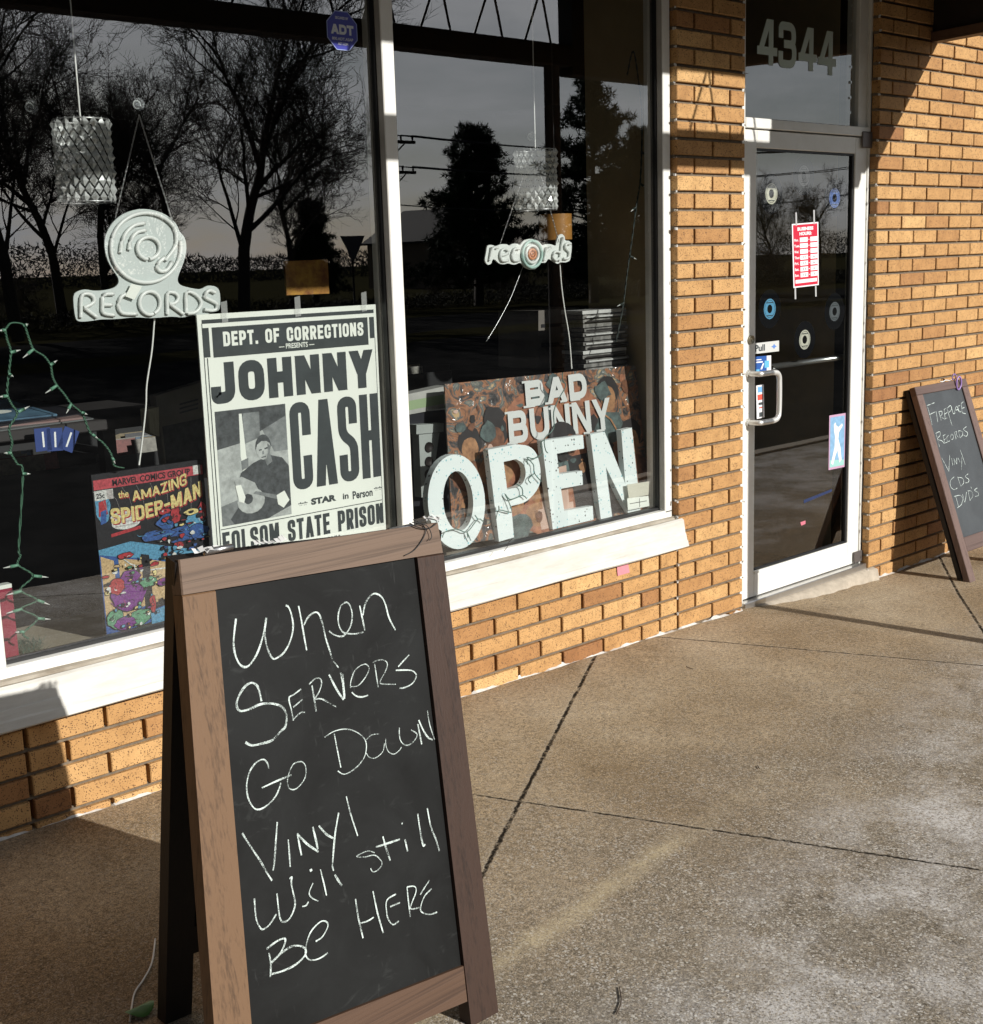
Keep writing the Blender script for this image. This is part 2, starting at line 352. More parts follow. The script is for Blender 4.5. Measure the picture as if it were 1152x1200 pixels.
BRICK = brick_mat()
MORTAR = Mt('mortar', (.22, .175, .125), .9, 0, .2, .45, 60, .6, 300)
MORTAR_DK = Mt('mortar_deep', (.02, .011, .008), 1.0, 0, .1, .4, 60)
WHITE = Mt('white_paint', (.78, .775, .73), .42, 0, .5, .10, 9, .08, 60, col2=(.70, .68, .62))
WHITE_OLD = Mt('white_paint_weathered', (.70, .69, .64), .5, 0, .45, .3, 7, .25, 40, stretch=(.5, 3, 3), col2=(.50, .47, .41))
GREYSIDE = Mt('grey_frame_side', (.42, .40, .36), .6, 0, .4, .25, 15)
GASKET = Mt('gasket', (.012, .012, .012), .5)
BLACK = Mt('black', (.012, .012, .013), .5)
BLACKMATTE = Mt('black_matte', (.006, .006, .006), .9, 0, .1)
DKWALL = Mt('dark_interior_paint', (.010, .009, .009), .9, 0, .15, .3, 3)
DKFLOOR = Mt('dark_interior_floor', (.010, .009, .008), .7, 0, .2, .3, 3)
LEDGE = Mt('display_ledge_top', (.42, .37, .28), .7, 0, .3, .25, 8)
TANPANEL = Mt('tan_panel', (.42, .33, .20), .8, 0, .2, .2, 6)
GLASS = glass_mat('window_glass', .205, (.93, .95, .94))
DOORGLASS = glass_mat('door_glass', .19, (.80, .83, .82))
ALU = Mt('brushed_aluminium', (.62, .61, .59), .28, .9, .5, .1, 50)
STEEL = Mt('satin_steel', (.72, .71, .67), .42, .55)
CONC = Mt('threshold_concrete', (.50, .43, .34), .9, 0, .2, .3, 25, .6, 200)
CAULK = Mt('white_caulk', (.72, .69, .64), .8, 0, .3, .3, 40, .5, 120)
STEELDK = Mt('dark_painted_steel', (.028, .022, .02), .6, 0, .3, .3, 8)
SOFFIT = Mt('dark_soffit', (.03, .024, .02), .85, 0, .2, .3, 4)
BROWNTRIM = Mt('brown_trim', (.13, .08, .055), .6, 0, .3, .3, 12)
PAPER = Mt('off_white_card', (.80, .83, .76), .6, 0, .3, .04, 5)
INK = Mt('faded_black_ink', (.055, .065, .068), .6, 0, .3, .3, 12)
WHITEPLAIN = Mt('plain_white', (.82, .83, .81), .5)

# ------------------------------------------------------------------ ground
LB, HB = .23978, .070232
def ground_mat():
    m = bpy.data.materials.new('sidewalk_concrete'); t, n, l, b = nodes(m)
    geo = n.new('ShaderNodeNewGeometry'); pos = geo.outputs['Position']
    def math_(op, a=None, c=None, d=None):
        x = n.new('ShaderNodeMath'); x.operation = op
        for i, q in enumerate((a, c, d)):
            if q is None: continue
            if isinstance(q, (int, float)): x.inputs[i].default_value = q
            else: l.new(q, x.inputs[i])
        return x.outputs[0]
    def noise(sc, det=6, ro=.6, dist=0.0):
        x = n.new('ShaderNodeTexNoise'); x.inputs['Scale'].default_value = sc; x.inputs['Detail'].default_value = det; x.inputs['Roughness'].default_value = ro; x.inputs['Distortion'].default_value = dist
        l.new(pos, x.inputs['Vector']); return x.outputs['Fac']
    def mrange(v, a, c, lo=0.0, hi=1.0):
        x = n.new('ShaderNodeMapRange'); x.inputs['From Min'].default_value = a; x.inputs['From Max'].default_value = c; x.inputs['To Min'].default_value = lo; x.inputs['To Max'].default_value = hi
        l.new(v, x.inputs['Value']); return x.outputs[0]
    def mix(f, a, c, mode='MIX'):
        x = n.new('ShaderNodeMix'); x.data_type = 'RGBA'; x.blend_type = mode
        for i, q in ((0, f), (6, a), (7, c)):
            if isinstance(q, (int, float)): x.inputs[i].default_value = q
            elif isinstance(q, tuple): x.inputs[i].default_value = (*q, 1)
            else: l.new(q, x.inputs[i])
        return x.outputs[2]
    def ramp(v, stops):
        x = n.new('ShaderNodeValToRGB'); cr = x.color_ramp
        while len(cr.elements) < len(stops): cr.elements.new(.5)
        for e, (p, c) in zip(cr.elements, stops): e.position = p; e.color = (*c, 1)
        l.new(v, x.inputs['Fac']); return x.outputs['Color']
    sx = n.new('ShaderNodeSeparateXYZ'); l.new(pos, sx.inputs[0]); X, Y = sx.outputs[0], sx.outputs[1]
    broad = noise(1.3, 4); fine = noise(300, 3, .75); mid = noise(70, 4, .7)
    base = ramp(broad, [(.3, (.215, .155, .092)), (.5, (.315, .240, .155)), (.72, (.415, .335, .235))])
    # towards the street the fines have worn off and the grey aggregate shows
    worn = mrange(math_('ADD', math_('MULTIPLY', Y, -1.0), math_('MULTIPLY', math_('SUBTRACT', noise(1.8, 5, .65), .5), 1.5)), .7, 1.9)
    base = mix(math_('MULTIPLY', worn, .85), base, (.24, .212, .172))
    base = mix(1.0, base, ramp(fine, [(.36, (.45, .44, .42)), (.5, (.98, .98, .98)), (.64, (1.75, 1.7, 1.6))]), 'MULTIPLY')
    base = mix(.7, base, ramp(mid, [(.32, (.45, .44, .42)), (.5, (1, 1, 1)), (.70, (1.45, 1.42, 1.35))]), 'MULTIPLY')
    # pale pebbles
    vo = n.new('ShaderNodeTexVoronoi'); vo.inputs['Scale'].default_value = 95; vo.inputs['Randomness'].default_value = 1; l.new(pos, vo.inputs['Vector'])
    sep = n.new('ShaderNodeSeparateColor'); l.new(vo.outputs['Color'], sep.inputs[0])
    size = mrange(sep.outputs[0], .70, 1.0, .0, .46)
    peb = math_('GREATER_THAN', math_('SUBTRACT', size, vo.outputs['Distance']), 0.0)
    peb = math_('MULTIPLY', peb, mrange(worn, .15, .9, .12, .85))
    base = mix(peb, base, ramp(sep.outputs[1], [(0, (.34, .28, .21)), (.5, (.58, .53, .44)), (1, (.74, .71, .64))]))
    v2 = n.new('ShaderNodeTexVoronoi'); v2.inputs['Scale'].default_value = 230; l.new(pos, v2.inputs['Vector'])
    s2 = n.new('ShaderNodeSeparateColor'); l.new(v2.outputs['Color'], s2.inputs[0])
    p2 = math_('MULTIPLY', math_('GREATER_THAN', s2.outputs[0], .72), math_('MULTIPLY', mrange(worn, 0, 1, .22, .8), mrange(noise(6, 4, .6), .32, .62, .35, 1.0)))
    base = mix(p2, base, ramp(s2.outputs[1], [(0, (.03, .024, .018)), (.40, (.09, .07, .05)), (.45, (.52, .47, .40)), (1, (.76, .73, .67))]))
    # road-salt bloom
    salt = math_('MULTIPLY', mrange(noise(2.2, 6, .72), .44, .62), mrange(math_('ADD', math_('MULTIPLY', Y, -1.0), math_('MULTIPLY', X, .25)), 1.35, 1.75))
    salt = math_('MULTIPLY', salt, mrange(noise(130, 5, .8), .40, .56))
    base = mix(math_('MULTIPLY', salt, .85), base, (.74, .71, .68))
    # streak of sunlight thrown back by the window, put into the colour
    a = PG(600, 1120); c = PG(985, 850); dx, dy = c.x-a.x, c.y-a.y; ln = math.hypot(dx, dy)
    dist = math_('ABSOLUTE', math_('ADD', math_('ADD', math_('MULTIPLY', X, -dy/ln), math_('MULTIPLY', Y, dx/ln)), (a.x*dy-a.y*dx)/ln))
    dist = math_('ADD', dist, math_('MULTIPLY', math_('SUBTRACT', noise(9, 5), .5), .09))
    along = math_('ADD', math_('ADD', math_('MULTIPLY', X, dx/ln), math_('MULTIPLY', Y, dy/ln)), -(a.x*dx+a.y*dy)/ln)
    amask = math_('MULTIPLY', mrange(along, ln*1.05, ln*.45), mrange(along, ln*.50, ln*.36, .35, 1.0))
    sun_streak = math_('MULTIPLY', math_('MULTIPLY', math_('MULTIPLY', mrange(dist, .055, .005), amask), mrange(noise(6, 5, .65), .30, .56)), mrange(noise(150, 4, .7), .32, .52))
    base = mix(math_('MULTIPLY', sun_streak, .6), base, (.60, .49, .31))
    # damp and dirt blotches
    st = mrange(noise(3.1, 6, .7, .6), .60, .74); base = mix(math_('MULTIPLY', st, .5), base, (.10, .075, .048))
    # slab joints: two families of tooled lines that run askew to the shop front
    J = math_('MULTIPLY', math_('SUBTRACT', noise(38, 6, .75), .5), .022)
    joint = None
    def jline(p, q, wd, soft):
        dx, dy = q.x-p.x, q.y-p.y; ln = math.hypot(dx, dy)
        d = math_('ADD', math_('ADD', math_('MULTIPLY', X, -dy/ln), math_('MULTIPLY', Y, dx/ln)), (p.x*dy-p.y*dx)/ln)
        d = math_('ABSOLUTE', math_('ADD', d, J)); return mrange(d, wd*soft, wd*.55), mrange(d, wd*4.5, wd)
    off = []
    A0, A1 = PG(690, 783), PG(565, 1025); B0, B1 = PG(560, 932), PG(1152, 1020); C0, C1 = PG(790, 748), PG(1152, 780); D0, D1 = PG(1120, 690), PG(1152, 740)
    lines = [(A0, A1, .0065), (B0, B1, .005), (C0, C1, .005), (D0, D1, .007)]
    sh = (A1-A0)*2.2; lines += [(B0+sh, B1+sh, .005)]
    halo = None
    for p, q, wd in lines:
        j, h = jline(p, q, wd, 1.25); j = math_('MULTIPLY', j, mrange(noise(22, 5, .75), .36, .50))
        joint = j if joint is None else math_('MAXIMUM', joint, j); halo = h if halo is None else math_('MAXIMUM', halo, h)
    base = mix(math_('MULTIPLY', halo, math_('MULTIPLY', mrange(noise(45, 5, .7), .4, .65), .5)), base, (.42, .36, .28))
    base = mix(joint, base, (.018, .014, .010))
    l.new(base, b.inputs['Base Color']); setb(b, Roughness=.95, Specular_IOR_Level=.08)
    hgt = math_('SUBTRACT', math_('ADD', math_('MULTIPLY', fine, .5), math_('ADD', math_('MULTIPLY', mid, .5), math_('MULTIPLY', peb, .4))), math_('MULTIPLY', joint, 5.0))
    bp = n.new('ShaderNodeBump'); bp.inputs['Strength'].default_value = .55; bp.inputs['Distance'].default_value = .004
    l.new(hgt, bp.inputs['Height']); l.new(bp.outputs[0], b.inputs['Normal']); return m
ASPHALT = Mt('asphalt', (.042, .041, .040), 1.0, 0, .0, .35, 2.5, .6, 120, col2=(.022, .022, .022))
GRASSDRY = Mt('winter_grass', (.05, .046, .024), 1.0, 0, .0, .4, 3, .6, 60)
def sheet(name, x0, x1, y0, y1, nx, ny, zf, mat):
    mb = MB(); vs = [V((x0+(x1-x0)*i/nx, y0+(y1-y0)*j/ny, 0)) for j in range(ny+1) for i in range(nx+1)]
    for p in vs: p.z = zf(p.x, p.y)
    fs = [(j*(nx+1)+i, j*(nx+1)+i+1, (j+1)*(nx+1)+i+1, (j+1)*(nx+1)+i) for j in range(ny) for i in range(nx)]
    mb.add(vs, fs, 0, True); return mb.build(name, mat)
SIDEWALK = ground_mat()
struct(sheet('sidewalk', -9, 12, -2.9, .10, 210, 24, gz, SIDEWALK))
mb = MB(); mb.box(WORLD, -9, 12, -3.05, -2.9, -.6, -.10, 0, .01); struct(mb.build('kerb', CONC))
struct(sheet('parking_lot', -60, 90, -20, -3.05, 30, 6, lambda x, y: -.24, ASPHALT))
struct(sheet('street', -200, 260, -31, -23, 30, 2, lambda x, y: -.30, ASPHALT))
struct(sheet('ground', -500, 500, -600, 60, 20, 20, lambda x, y: -.40 if y > -100 else -.40, GRASSDRY))
struct(sheet('verge', -200, 260, -23, -20, 30, 2, lambda x, y: -.25, GRASSDRY))

# ------------------------------------------------------------------ storefront building
shop = empty('storefront', (0.5, .3, 0), 'tan brick record shop front with two white framed display windows and a glass door', 'building')
def brick(mb, u0, u1, v, y0=0.0, dep=.10, hv=0.0):
    g = .0062; jx = rnd.uniform(-.0012, .0012); jy = rnd.uniform(-.0015, .0012)
    x0, x1 = u0*LB+g*1.05, u1*LB-g*1.05; z0, z1 = (v+hv)*HB+g, (v+1+hv)*HB-g
    t = min(1, max(.02, rnd.gauss(.55, .23)))
    mb.box(lambda a, b, c: V((a, y0+jy+(dep-c), b)), x0+jx, x1+jx, z0, z1, 0, dep, 0, .0028, t)
def brick_field(rows, dep=.10, hv=0.0, uend=(0, 0), name='brick_wall', back=True):
    mb = MB()
    for v, edges in rows:
        for a, b in zip(edges, edges[1:]): brick(mb, a, b, v, 0, dep, hv)
        x0, x1 = edges[0]*LB+.004, edges[-1]*LB-.004
        mb.box(WORLD, x0, x1, .0150, dep-.004, (v+1+hv)*HB-.0062, (v+1+hv)*HB+.0062, 1)
    vs = [v for v, e in rows]; a = rows[0][1][0]*LB; b = rows[0][1][-1]*LB
    mb.box(WORLD, a+.006, b-.006, .040, dep-.006, (min(vs)+hv)*HB, (max(vs)+1+hv)*HB, 2)
    return mb.build(name, [BRICK, MORTAR, MORTAR_DK], shop)
def seq(a, b, first):
    e = [a]; x = first
    while x < b-.05: e.append(x); x += 1
    e.append(b); return e
low = []
for v in range(-3, 6):
    off = 0.0 if v % 2 == 0 else .5
    e = [-7.5, -7.0] + [x for x in [-7+ (1 if off == 0 else .5)+k for k in range(12)] if x < 4.45] + [4.5, 5]
    low.append((v, e))
brick_field(low)
lp = [(v, seq(-13, -7.5, -12 if v % 2 == 0 else -12.5)) for v in range(-3, 42)]
brick_field(lp)
pier = [(v, [5, 6, 6.95] if v % 2 == 0 else [5, 5.5, 6.5, 6.95]) for v in range(-3, 44)]
brick_field(pier)
rw = [(v, seq(11.394, 24.4, 12.394 if v % 2 == 0 else 11.894)) for v in range(-4, 46)]
brick_field(rw, hv=-.3)
# white caulk squeezed out along the reveals and along the pavement
mb = MB()
for v in range(-1, 42):
    for x, p in ((5*LB, .75), (11.394*LB, .8), (6.95*LB, .45)):
        if rnd.random() < p:
            z = (v+1 - (.3 if x > 2 else 0))*HB + rnd.uniform(-.004, .004); r = rnd.uniform(.004, .009); y = rnd.uniform(.0, .02)
            sx = -1 if x != 6.95*LB else 1
            for q in range(2):
                c = V((x+sx*rnd.uniform(0, .004), rnd.uniform(-.003, .010), z+rnd.uniform(-.003, .003))); rr = r*rnd.uniform(.45, .9)
                mb.tube([c+V((0, 0, -rr*.7)), c+V((0, 0, -rr*.3)), c+V((0, 0, rr*.3)), c+V((0, 0, rr*.7))], rr*.75, 0, 6)
tag(mb.build('mortar_blobs', CAULK, shop), None, None, None, 'stuff')
mb = MB()
def bead(x0, x1, y, w):
    n = int((x1-x0)/.02); top = []; 
    for i in range(n):
        xa = x0+(x1-x0)*i/n; xb = x0+(x1-x0)*(i+1)/n
        h0 = .006+.006*math.sin(xa*31)+.004*math.sin(xa*83); h1 = .006+.006*math.sin(xb*31)+.004*math.sin(xb*83)
        d0 = w*(.7+.5*math.sin(xa*17+1)); d1 = w*(.7+.5*math.sin(xb*17+1))
        za, zb = gz(xa, y), gz(xb, y)
        mb.add([V((xa, y+.004, za+h0)), V((xb, y+.004, zb+h1)), V((xb, y-d1, zb+.001)), V((xa, y-d0, za+.001))], [(0, 3, 2, 1)], 0, True)
bead(-1.9, 1.2, -.001, .008); bead(1.2, 1.66, -.001, .008); mb.build('base_caulk', CAULK, shop)
mb = MB(); bead(2.74, 5.5, -.001, .012); mb.build('base_caulk', CAULK, shop)

# window: frame, sill, panes
YF = .03; ZS = .521; ZT = 2.78
XL0, XL1 = -1.775, -1.698; XM0, XM1 = -.274, -.222; XR0, XR1 = 1.1526, 1.1985
mb = MB()
def member(x0, x1, z0, z1, y0=YF, y1=.13, m=0): mb.box(lambda a, b, c: V((a, y1-c, b)), x0, x1, z0, z1, 0, y1-y0, m, .003)
member(XL0, XL1, ZS-.0, ZT); member(XM0, XM1, ZS-.004, ZT); member(XR0, XR1, ZS-.01, ZT)
member(XL0, XR1, .47, ZS, YF, .13); member(XL0, XR1, ZT, ZT+.08)
wf = mb.build('window_frame', WHITE, shop); tag(wf, None, None)
mb = MB()
for x0, x1 in ((XL1, XM0), (XM1, XR0)):
    for a0, a1, b0, b1 in ((x0+.0005, x0+.006, ZS, ZT), (x1-.006, x1-.0005, ZS, ZT), (x0, x1, ZS+.0005, ZS+.011), (x0, x1, ZT-.01, ZT-.0005)):
        mb.box(WORLD, a0, a1, YG-.010, YG+.02, b0, b1, 0)
mb.build('gasket', GASKET, wf)
for x, s in ((XL1, 1), (XM0, -1), (XM1, 1), (XR0, -1)):   # grey facing over the frame's inner cheeks
    mb = MB(); xa = x+s*.0012; mb.add([V((xa, YF+.004, ZS+.002)), V((xa, YG-.011, ZS+.012)), V((xa, YG-.011, ZT)), V((xa, YF+.004, ZT))], [(0, 1, 2, 3)]); mb.build('frame_cheek', GREYSIDE, wf)
for x0, x1 in ((XL1, XM0), (XM1, XR0)):
    mb = MB(); mb.add([V((x0, YG, ZS)), V((x1, YG, ZS)), V((x1, YG, ZT)), V((x0, YG, ZT))], [(0, 1, 2, 3)])
    mb.build('window_pane', GLASS, wf)
mb = MB()                        # sloping painted sill with a nosing and two worn steps
prof = [(.13, .468), (YF-.004, .492), (.012, .490), (.008, .482), (-.012, .486), (-.022, .478), (-.030, .425), (-.034, .421), (-.040, .398), (-.044, .394), (-.050, .372), (-.044, .366), (.0, .366), (.13, .366)]
xa, xb = -2.05, 1.212; nseg = 60
for i, (p, q) in enumerate(zip(prof, prof[1:])):
    vs = []
    for k in range(nseg+1):
        x = xa+(xb-xa)*k/nseg; wv = .0015*math.sin(x*7+i)
        vs += [V((x, p[0], p[1]+wv)), V((x, q[0], q[1]+.0015*math.sin(x*7+i+1)))]
    mb.add(vs, [(2*k, 2*k+1, 2*k+3, 2*k+2) for k in range(nseg)], 1 if i in (1, 2, 3) else 0, False)
mb.poly([V((xb, a, b)) for a, b in prof]); mb.poly([V((xa, a, b)) for a, b in prof][::-1])
sill = mb.build('window_sill', [WHITE_OLD, Mt('groove_shade_grime', (.44, .40, .33), .7, 0, .3, .5, 9, stretch=(1, 4, 4), col2=(.22, .18, .13))], shop)  # second slot: the groove's shade put into a darker colour, with some grime
mb = MB(); pk = PY(594, 626, -.0275); pk2 = PY(716, 667, -.0015)
c = [PY(600, 631, -.031), PY(596, 635, -.0305), PY(594, 641, -.034), PY(590, 646, -.034)]
mb.tube([p+V((0, -.002, 0)) for p in c], .0012, 0, 4); mb.build('paint_crack', STEELDK, sill)

# wall above the windows and door, up to the canopy
mb = MB(); mb.box(WORLD, -3.2, 2.75, .05, .2, ZT+.08, 3.5, 0); mb.build('header_panel', SOFFIT, shop)
# shop interior
mb = MB()
def quad(a, b, c, d, m=0): mb.add([V(a), V(b), V(c), V(d)], [(0, 1, 2, 3)], m)
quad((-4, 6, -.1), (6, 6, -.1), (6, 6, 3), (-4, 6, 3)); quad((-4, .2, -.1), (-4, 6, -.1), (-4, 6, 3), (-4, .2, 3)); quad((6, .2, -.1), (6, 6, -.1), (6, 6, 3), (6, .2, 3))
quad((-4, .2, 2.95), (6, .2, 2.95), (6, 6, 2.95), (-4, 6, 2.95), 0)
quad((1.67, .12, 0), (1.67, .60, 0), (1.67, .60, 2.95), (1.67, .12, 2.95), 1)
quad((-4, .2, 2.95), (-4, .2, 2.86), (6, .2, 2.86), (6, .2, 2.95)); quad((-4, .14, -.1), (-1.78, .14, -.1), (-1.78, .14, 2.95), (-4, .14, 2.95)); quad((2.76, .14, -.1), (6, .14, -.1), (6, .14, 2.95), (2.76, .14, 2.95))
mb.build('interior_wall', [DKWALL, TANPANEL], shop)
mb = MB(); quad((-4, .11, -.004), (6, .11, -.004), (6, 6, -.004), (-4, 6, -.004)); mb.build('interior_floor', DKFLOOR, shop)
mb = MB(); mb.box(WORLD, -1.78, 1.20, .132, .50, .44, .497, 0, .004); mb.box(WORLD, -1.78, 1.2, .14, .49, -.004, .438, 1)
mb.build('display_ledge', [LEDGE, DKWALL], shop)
mb = MB(); mb.box(WORLD, 1.235, 1.27, .16, .52, .0, 2.95, 0); mb.build('window_side_panel', TANPANEL, shop)

# door, its frame and the transom light
XJ0, XJ1 = 1.672, 2.748
mb = MB()
member(XJ0, 1.728, -.02, 3.0, .045, .15); member(2.722, XJ1, -.02, 3.0, .045, .15)
member(1.728, 2.722, 2.103, 2.146, .042, .14)
member(1.728, 1.745, 2.146, 3.0, .06, .13); member(2.650, 2.722, 2.146, 3.0, .06, .13)
df = mb.build('door_frame', WHITE, shop)
mb = MB(); mb.add([V((1.745, .08, 2.146)), V((2.65, .08, 2.146)), V((2.65, .08, 3.0)), V((1.745, .08, 3.0))], [(0, 1, 2, 3)]); mb.build('transom_pane', DOORGLASS, df)
PIV = Mt('bronze_pivot', (.16, .14, .13), .5, .6)
mb = MB(); mb.box(WORLD, 2.655, 2.74, .034, .043, 2.05, 2.125, 0, .004); mb.build('pivot_block', PIV, df)
mb = MB(); mb.box(WORLD, 2.665, 2.742, .036, .044, .015, .075, 0, .004); mb.build('pivot_block', PIV, df)
mb = MB()
member(1.731, 1.819, .012, 2.097, .05, .095); member(2.617, 2.719, .012, 2.097, .05, .095)
member(1.8195, 2.6165, .012, .118, .05, .095); member(1.8195, 2.6165, 2.022, 2.097, .05, .095)
mb.box(lambda a, b, c: V((a, .0535-c, b)), 1.821, 2.615, .1185, .132, 0, .007, 0, .002)
door = mb.build('door', WHITE, shop)
mb = MB()
for a0, a1, b0, b1 in ((1.8195, 1.826, .132, 2.022), (2.604, 2.6165, .132, 2.022), (1.826, 2.604, 2.012, 2.022), (1.826, 2.604, .132, .138)): mb.box(WORLD, a0, a1, .058, .08, b0, b1, 0)
mb.build('gasket', GASKET, door)
YD = .068
mb = MB(); mb.add([V((1.826, YD, .138)), V((2.604, YD, .138)), V((2.604, YD, 2.012)), V((1.826, YD, 2.012))], [(0, 1, 2, 3)]); mb.build('door_pane', DOORGLASS, door)
mb = MB()
p0 = PY(877, 438, .05); p1 = PY(879, 494.5, .05)
hp = [p0, p0+V((.006, -.045, .0)), p0+V((.022, -.058, .0)), p0+V((.115, -.058, -.001)), p0+V((.145, -.058, -.012)), p0+V((.155, -.058, -.045)),
      V((p0.x+.155, -.008, p1.z+.045)), V((p0.x+.145, -.008, p1.z+.012)), V((p0.x+.115, -.008, p1.z)), V((p0.x+.022, -.008, p1.z)), V((p0.x+.006, .005, p1.z)), V((p0.x, .05, p1.z))]
mb.tube(spline(hp, 4), .0125, 0, 12)
for q in (hp[0], hp[-1]): mb.tube([q+V((0, -.008, 0)), q+V((0, .0, 0))], .02, 0, 14)
mb.build('door_handle', STEEL, door)
mb = MB(); q = PY(879, 398, .05); mb.tube([q, q+V((0, -.012, 0))], .019, 0, 18); mb.tube([q+V((0, -.012, 0)), q+V((0, -.015, 0))], .009, 0, 12)
mb.build('lock_cylinder', Mt('old_brass', (.30, .27, .20), .4, .8), door)
mb = MB(); a = PY(897, 431, .13); c = PY(994, 417.5, .13); c.z = a.z = (a.z+c.z)/2; mb.tube([a, c], .014, 0, 12)
for q in (a, c): mb.tube([q, q+V((0, -.045, 0))], .009, 0, 8)
mb.build('push_bar', ALU, door)
mb = MB()
for zt, yy, m in ((.006, .03, 0),): mb.box(WORLD, 1.70, 2.74, .012, .14, -.022, .008, 1, .003)
vs = []; n = 40
for i in range(n+1):
    x = 1.655+(2.80-1.655)*i/n; d = .018+.012*math.sin(x*9)+.006*math.sin(x*41)
    if i > n-3: d *= .4
    zg = gz(x, -.03)
    vs += [V((x, .13, -.018)), V((x, .012, -.022)), V((x, -.012-d*.5, -.030)), V((x, -.02-d, zg-.01))]
mb.add(vs, [(4*i+j, 4*i+j+1, 4*i+j+5, 4*i+j+4) for i in range(n) for j in range(3)], 0, True)
mb.build('threshold', [CONC, ALU], shop)
mb = MB()                         # tan side wall seen inside the door
mb.add([V((2.64, .16, 0)), V((2.64, 1.2, 0)), V((2.64, 1.2, 2.9)), V((2.64, .16, 2.9))], [(0, 1, 2, 3)]); mb.build('vestibule_wall', TANPANEL, shop)

# ------------------------------------------------------------------ canopy
TT = 1.40
can = empty('canopy', (0, -.7, 2.5), 'dark flat walkway canopy with an open steel truss along its street edge', 'canopy')
XP = 2.21
mb = MB(); mb.poly([V((-6, .05, 2.93)), V((3.22, .05, 2.93)), V((2.95, -TT+.05, 2.93)), V((-6, -TT+.05, 2.93))]); mb.prism([V((-6, .05, 2.94)), V((3.22, .05, 2.94)), V((2.95, -TT+.05, 2.94)), V((-6, -TT+.05, 2.94))], (0, 0, .12)); mb.build('roof', SOFFIT, can)
mb = MB(); mb.box(WORLD, -6, XP, -TT-.06, -TT+.06, 2.935, 3.12, 0, .006); mb.build('top_chord', STEELDK, can)
mb = MB(); mb.box(WORLD, -6, XP, -TT-.05, -TT+.05, 2.560, 2.668, 0, .006); mb.build('bottom_chord', STEELDK, can)
x = XP-.10; k = 0
while x > -1.2:
    mb = MB(); x2 = x-.16 if k % 2 == 0 else x-.07
    mb.tube([V((x if k % 2 == 0 else x-.16, -TT, 2.63)), V((x-.07, -TT, 2.91))] if k % 2 == 0 else [V((x, -TT, 2.91)), V((x-.13, -TT, 2.63))], .0065, 0, 6)
    mb.build('web_rod', STEELDK, can); x -= (.09 if k % 2 == 0 else .26); k += 1
mb = MB(); mb.box(WORLD, XP+.002, 2.95, -TT-.05, -TT+.05, 2.52, 3.2, 0, .006); mb.build('fascia_panel', STEELDK, can)
A = V((3.222, 0, 2.581)); B = V((2.94, -TT, 2.581))
mb = MB(); mb.prism([A, B, B+V((0, 0, .6)), A+V((0, 0, .6))], (.05, 0, 0)); mb.build('end_panel', SOFFIT, can)
mb = MB(); o = V((-.004, 0, 0)); mb.prism([A+o, B+o, B+o+V((0, 0, .035)), A+o+V((0, 0, .035))], (-.012, 0, 0)); mb.prism([A+V((-.016, 0, -.012)), B+V((-.016, 0, -.012)), B+V((-.016, 0, -.001)), A+V((-.016, 0, -.001))], (.07, 0, 0)); mb.build('edge_trim', BROWNTRIM, can)
for xp in (2.10, -2.75):
    mb = MB(); mb.tube([V((xp, -TT, gz(xp, -TT)-.02)), V((xp, -TT, 2.559))], .042, 0, 14); mb.build('post', STEELDK, can)

# ------------------------------------------------------------------ chalkboards
CHALK = bpy.data.materials.new('chalk'); t, n, l, b = nodes(CHALK)
geo = n.new('ShaderNodeNewGeometry'); no = n.new('ShaderNodeTexNoise'); no.inputs['Scale'].default_value = 520; no.inputs['Detail'].default_value = 3
n3 = n.new('ShaderNodeTexNoise'); n3.inputs['Scale'].default_value = 38; n3.inputs['Detail'].default_value = 3
l.new(geo.outputs['Position'], no.inputs['Vector']); l.new(geo.outputs['Position'], n3.inputs['Vector'])
ad = n.new('ShaderNodeMath'); ad.operation = 'MULTIPLY_ADD'; ad.inputs[1].default_value = .9; l.new(n3.outputs['Fac'], ad.inputs[0]); l.new(no.outputs['Fac'], ad.inputs[2])
mr = n.new('ShaderNodeMapRange'); mr.inputs['From Min'].default_value = .72; mr.inputs['From Max'].default_value = 1.10; l.new(ad.outputs[0], mr.inputs['Value'])
l.new(mr.outputs[0], b.inputs['Alpha']); setb(b, Base_Color=(.66, .74, .69, 1), Roughness=.95, Specular_IOR_Level=.1)
SLATE = bpy.data.materials.new('chalkboard_slate'); t, n, l, b = nodes(SLATE)
geo = n.new('ShaderNodeNewGeometry')
def sl_noise(sc, det, dist, st=(1, 1, 1)):
    mp = n.new('ShaderNodeMapping'); mp.inputs['Scale'].default_value = st; mp.inputs['Rotation'].default_value = (0, .5, 0); l.new(geo.outputs['Position'], mp.inputs['Vector'])
    no = n.new('ShaderNodeTexNoise'); no.inputs['Scale'].default_value = sc; no.inputs['Detail'].default_value = det; no.inputs['Roughness'].default_value = .65; no.inputs['Distortion'].default_value = dist; l.new(mp.outputs[0], no.inputs['Vector']); return no.outputs['Fac']
def sl_mix(fac, a_, c_, lo, hi, amt):
    mr = n.new('ShaderNodeMapRange'); mr.inputs['From Min'].default_value = lo; mr.inputs['From Max'].default_value = hi; mr.inputs['To Max'].default_value = amt; l.new(fac, mr.inputs['Value'])
    x = n.new('ShaderNodeMix'); x.data_type = 'RGBA'; l.new(mr.outputs[0], x.inputs[0])
    if isinstance(a_, tuple): x.inputs[6].default_value = a_
    else: l.new(a_, x.inputs[6])
    x.inputs[7].default_value = c_; return x.outputs[2]
base_ = sl_mix(sl_noise(5, 8, .6), (.0085, .0085, .008, 1), (.016, .0165, .016, 1), .35, .7, 1)
